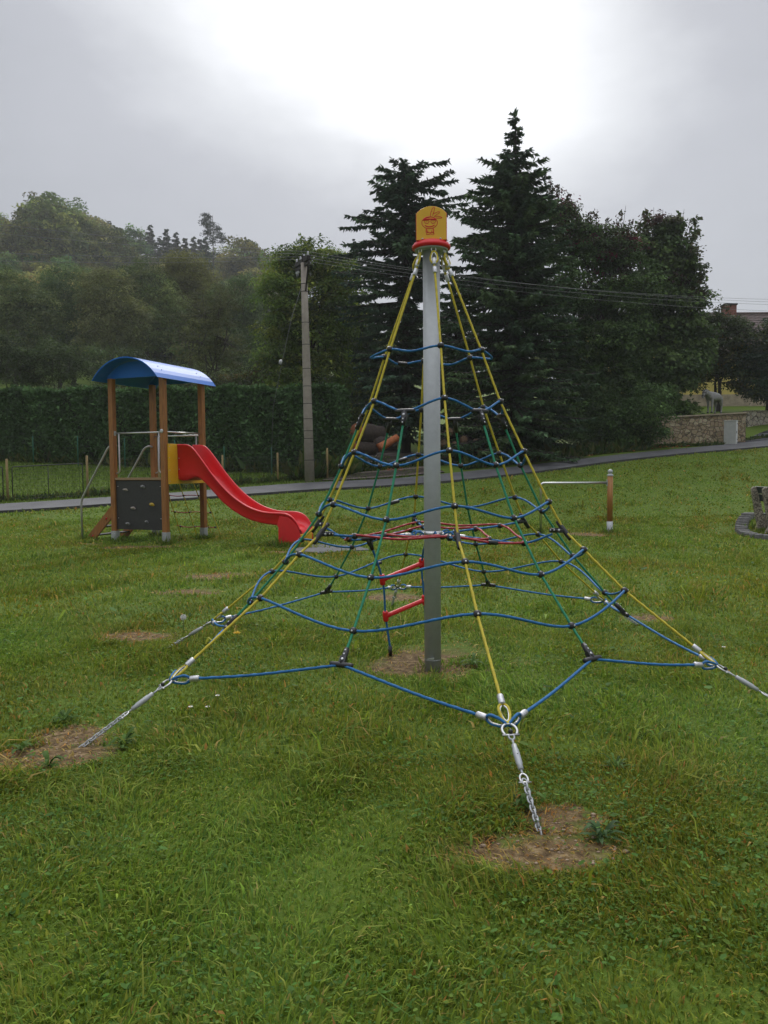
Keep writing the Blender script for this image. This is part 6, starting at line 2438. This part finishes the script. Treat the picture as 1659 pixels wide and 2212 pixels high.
for u, v, n, L, lab in [(140, 1560, 12, 0.11, 'leafy weed tuft beyond the bare patch of the left chain'), (105, 1660, 13, 0.12, 'long leaved weed on the near side of the left bare patch'), (45, 1625, 11, 0.11, 'leafy weed at the left picture edge beside the bare patch'),
                        (265, 1615, 12, 0.13, 'flat weed rosette growing on the bare earth by the left chain end'), (1300, 1812, 14, 0.11, 'dark leafy weed at the right side of the bare patch under the front chain'), (1130, 1745, 13, 0.13, 'leafy weed beside the middle of the front chain'),
                        (1330, 1665, 16, 0.12, 'long bladed weed tuft right of the front chain'), (1020, 1440, 12, 0.14, 'weed on the earth right of the pole foot'), (820, 1370, 12, 0.14, 'weed tuft behind the rope ladder end')]:
    rosette(flat(u, v), n, L, lab, 0.13 if 'blad' in lab or 'grassy' in lab else 0.22, (0.06, 0.115, 0.04) if 'bluish' in lab or 'dark' in lab else (0.08, 0.15, 0.03))

# dandelions
dp = flat(512, 1384)
dn_ = empty('dandelion', dp, 0, 'yellow dandelion flower in the grass left of the net', 'flower')
b = MB()
b.tube([(0, 0, 0), (0.005, 0, 0.07)], 0.003, 6)
b.build('stem', M['stem'], dn_)
b = MB()
for k in range(26):
    a = k * 2.4
    r_ = 0.008 + 0.018 * (k % 3) / 2
    b.bar((0, 0, 0.07), (math.cos(a) * (r_ + 0.01), math.sin(a) * (r_ + 0.01), 0.088 - r_ * 0.5), 0.008, 0.002)
b.build('flower_head', M['petal_y'], dn_)
dp = flat(397, 1372)
dn_ = empty('dandelion_clock', dp, 0, 'round white dandelion seed head beside the far left chain', 'flower')
b = MB()
b.tube([(0, 0, 0), (0, 0, 0.16)], 0.003, 6)
b.build('stem', M['stem'], dn_)
b = MB()
c = Vector((0, 0, 0.175))
for d in unit(110):
    d = Vector(d)
    b.tube([c + d * 0.006, c + d * 0.027], 0.0006, 3, cap=False)
    b.ball(c + d * 0.027, 0.0028, 6)
b.build('seed_head', M['petal_w'], dn_)
# daisies
b = MB()
for k in range(11):
    a = 6.283 * k / 11
    b.bar((0, 0, 0.05), (math.cos(a) * 0.015, math.sin(a) * 0.015, 0.052), 0.005, 0.0015)
dz_ = b
first = None
DA = [(470, 1518, 'daisy in the grass left of the left anchor shackle'), (449, 1543, None), (412, 1543, None), (1563, 1410, None), (1628, 1152, None), (1636, 1158, None), (1622, 1160, None), (236, 1112, None), (280, 1160, None), (1290, 1300, None), (640, 1300, None)]
for u, v, lab in DA:
    p = flat(u, v)
    if first is None:
        first = empty('daisy', p, 0, 'small white daisy flower in the lawn', 'flower', 'daisies in the lawn')
        dz_.build('petals', M['petal_w'], first)
        b = MB()
        b.ball((0, 0, 0.052), 0.005, 8, (1, 1, 0.5))
        b.build('flower_eye', M['petal_y'], first)
        b = MB()
        b.tube([(0, 0, 0), (0, 0, 0.05)], 0.0014, 5)
        b.build('stem', M['stem'], first)
    else:
        copy_tree(first).location = p
# a strip of rough growth along the foot of the fence, the hedge and the pole
RV, RC, RA, RS = [], [], [], []
for (ua, Ya), (ub, Yb), n, hh, dep in (((-150, 24.6), (190, 27.2), 2500, 0.12, 0.5), ((190, 27.2), (708, 32.2), 4200, 0.15, 0.5), ((640, 31.6), (760, 33.4), 2600, 0.4, 0.9), ((-200, 38.2), (720, 34.0), 5200, 0.32, 0.8),
                                       ((700, 33.5), (960, 36), 2500, 0.22, 1.2), ((1000, 34.5), (1400, 39.5), 5200, 0.28, 1.8), ((1420, 40.0), (1560, 40.6), 1800, 0.12, 0.6), ((1590, 42.0), (1660, 44.0), 700, 0.12, 0.8)):
    t_ = rng.random(n)
    y = Ya + (Yb - Ya) * t_ + rng.uniform(-dep / 2, dep / 2, n)
    x = ((ua + (ub - ua) * t_) - 829.5) / FOC * y
    z = ground_z(x, y)
    RV.append(np.c_[x, y, z])
    a_ = np.c_[rng.normal(0, 0.6, (n, 2)), np.ones(n)]
    RA.append(a_ / np.linalg.norm(a_, axis=1)[:, None])
    RS.append(hh * np.exp(rng.normal(0, 0.4, n)))
    RC.append(mixcol(n, [(0.06, 0.10, 0.02), (0.04, 0.075, 0.02), (0.10, 0.11, 0.03)], None, 0.3))
P, A_, S_, C_ = np.concatenate(RV), np.concatenate(RA), np.concatenate(RS), np.concatenate(RC)
V, F = leaves(P, S_, 0.3, A_, 0.8)
tag(fast_mesh('rough_grass', V, [F], M['grass'], np.repeat(C_, 4, 0)), 'rough weedy growth along the fence, the hedge foot and the path verge', 'rough grass', kind='stuff')
# garden lawn beyond the path
n = 70000
x = rng.uniform(-24, 1.5, n)
y = rng.uniform(24, 39, n)
k = (y > edge_y(x) + 2.4) & (np.abs(x) < 0.58 * y)
x, y = x[k], y[k]
V, F = leaves(np.c_[x, y, ground_z(x, y)], 0.075 * np.exp(rng.normal(0, .3, len(x))), 0.35, np.tile(np.array([[0, 0, 1.0]]), (len(x), 1)), 0.65)
tag(fast_mesh('garden_grass', V, [F], M['grass'], np.repeat(mixcol(len(x), [(0.125, 0.195, 0.026), (0.15, 0.21, 0.034), (0.10, 0.165, 0.024)], None, .2), 4, 0)), 'mown garden lawn behind the wire fence', 'grass', kind='stuff')
# fallen leaves
n = 420
t_ = rng.random(n)
y = 35 + 5.5 * t_ + rng.normal(0, 0.5, n)
x = (1040 + 460 * t_ - 829.5) / FOC * y
P = np.c_[x, y, ground_z(x, y) + 0.06]
V, F = leaves(P, 0.12, 0.7, np.c_[rng.normal(0, 1, (n, 2)), np.zeros(n)], 0.8)
tag(fast_mesh('fallen_leaves', V, [F], M['leaf'], np.repeat(mixcol(n, [(0.25, 0.10, 0.03), (0.30, 0.17, 0.04), (0.2, 0.05, 0.03)]), 4, 0)), 'fallen orange leaves along the path edge under the dark trees', 'fallen leaves', kind='stuff')

# ------------------------------------------------------------------ damp air over the valley
b = MB()
b.box((0, 185, 62), (620, 470, 128))
hz_ = b.build('haze', [])
tag(hz_, 'thin damp mist over the valley and hillside', 'haze', kind='stuff')
m = bpy.data.materials.new('damp_air')
m.use_nodes = True
nt = m.node_tree
for n_ in list(nt.nodes):
    nt.nodes.remove(n_)
pv_ = nt.nodes.new('ShaderNodeVolumePrincipled')
pv_.inputs['Color'].default_value = (0.94, 0.95, 0.97, 1)
pv_.inputs['Density'].default_value = 0.00045
pv_.inputs['Anisotropy'].default_value = 0.2
mo = nt.nodes.new('ShaderNodeOutputMaterial')
nt.links.new(pv_.outputs[0], mo.inputs['Volume'])
hz_.data.materials.append(m)
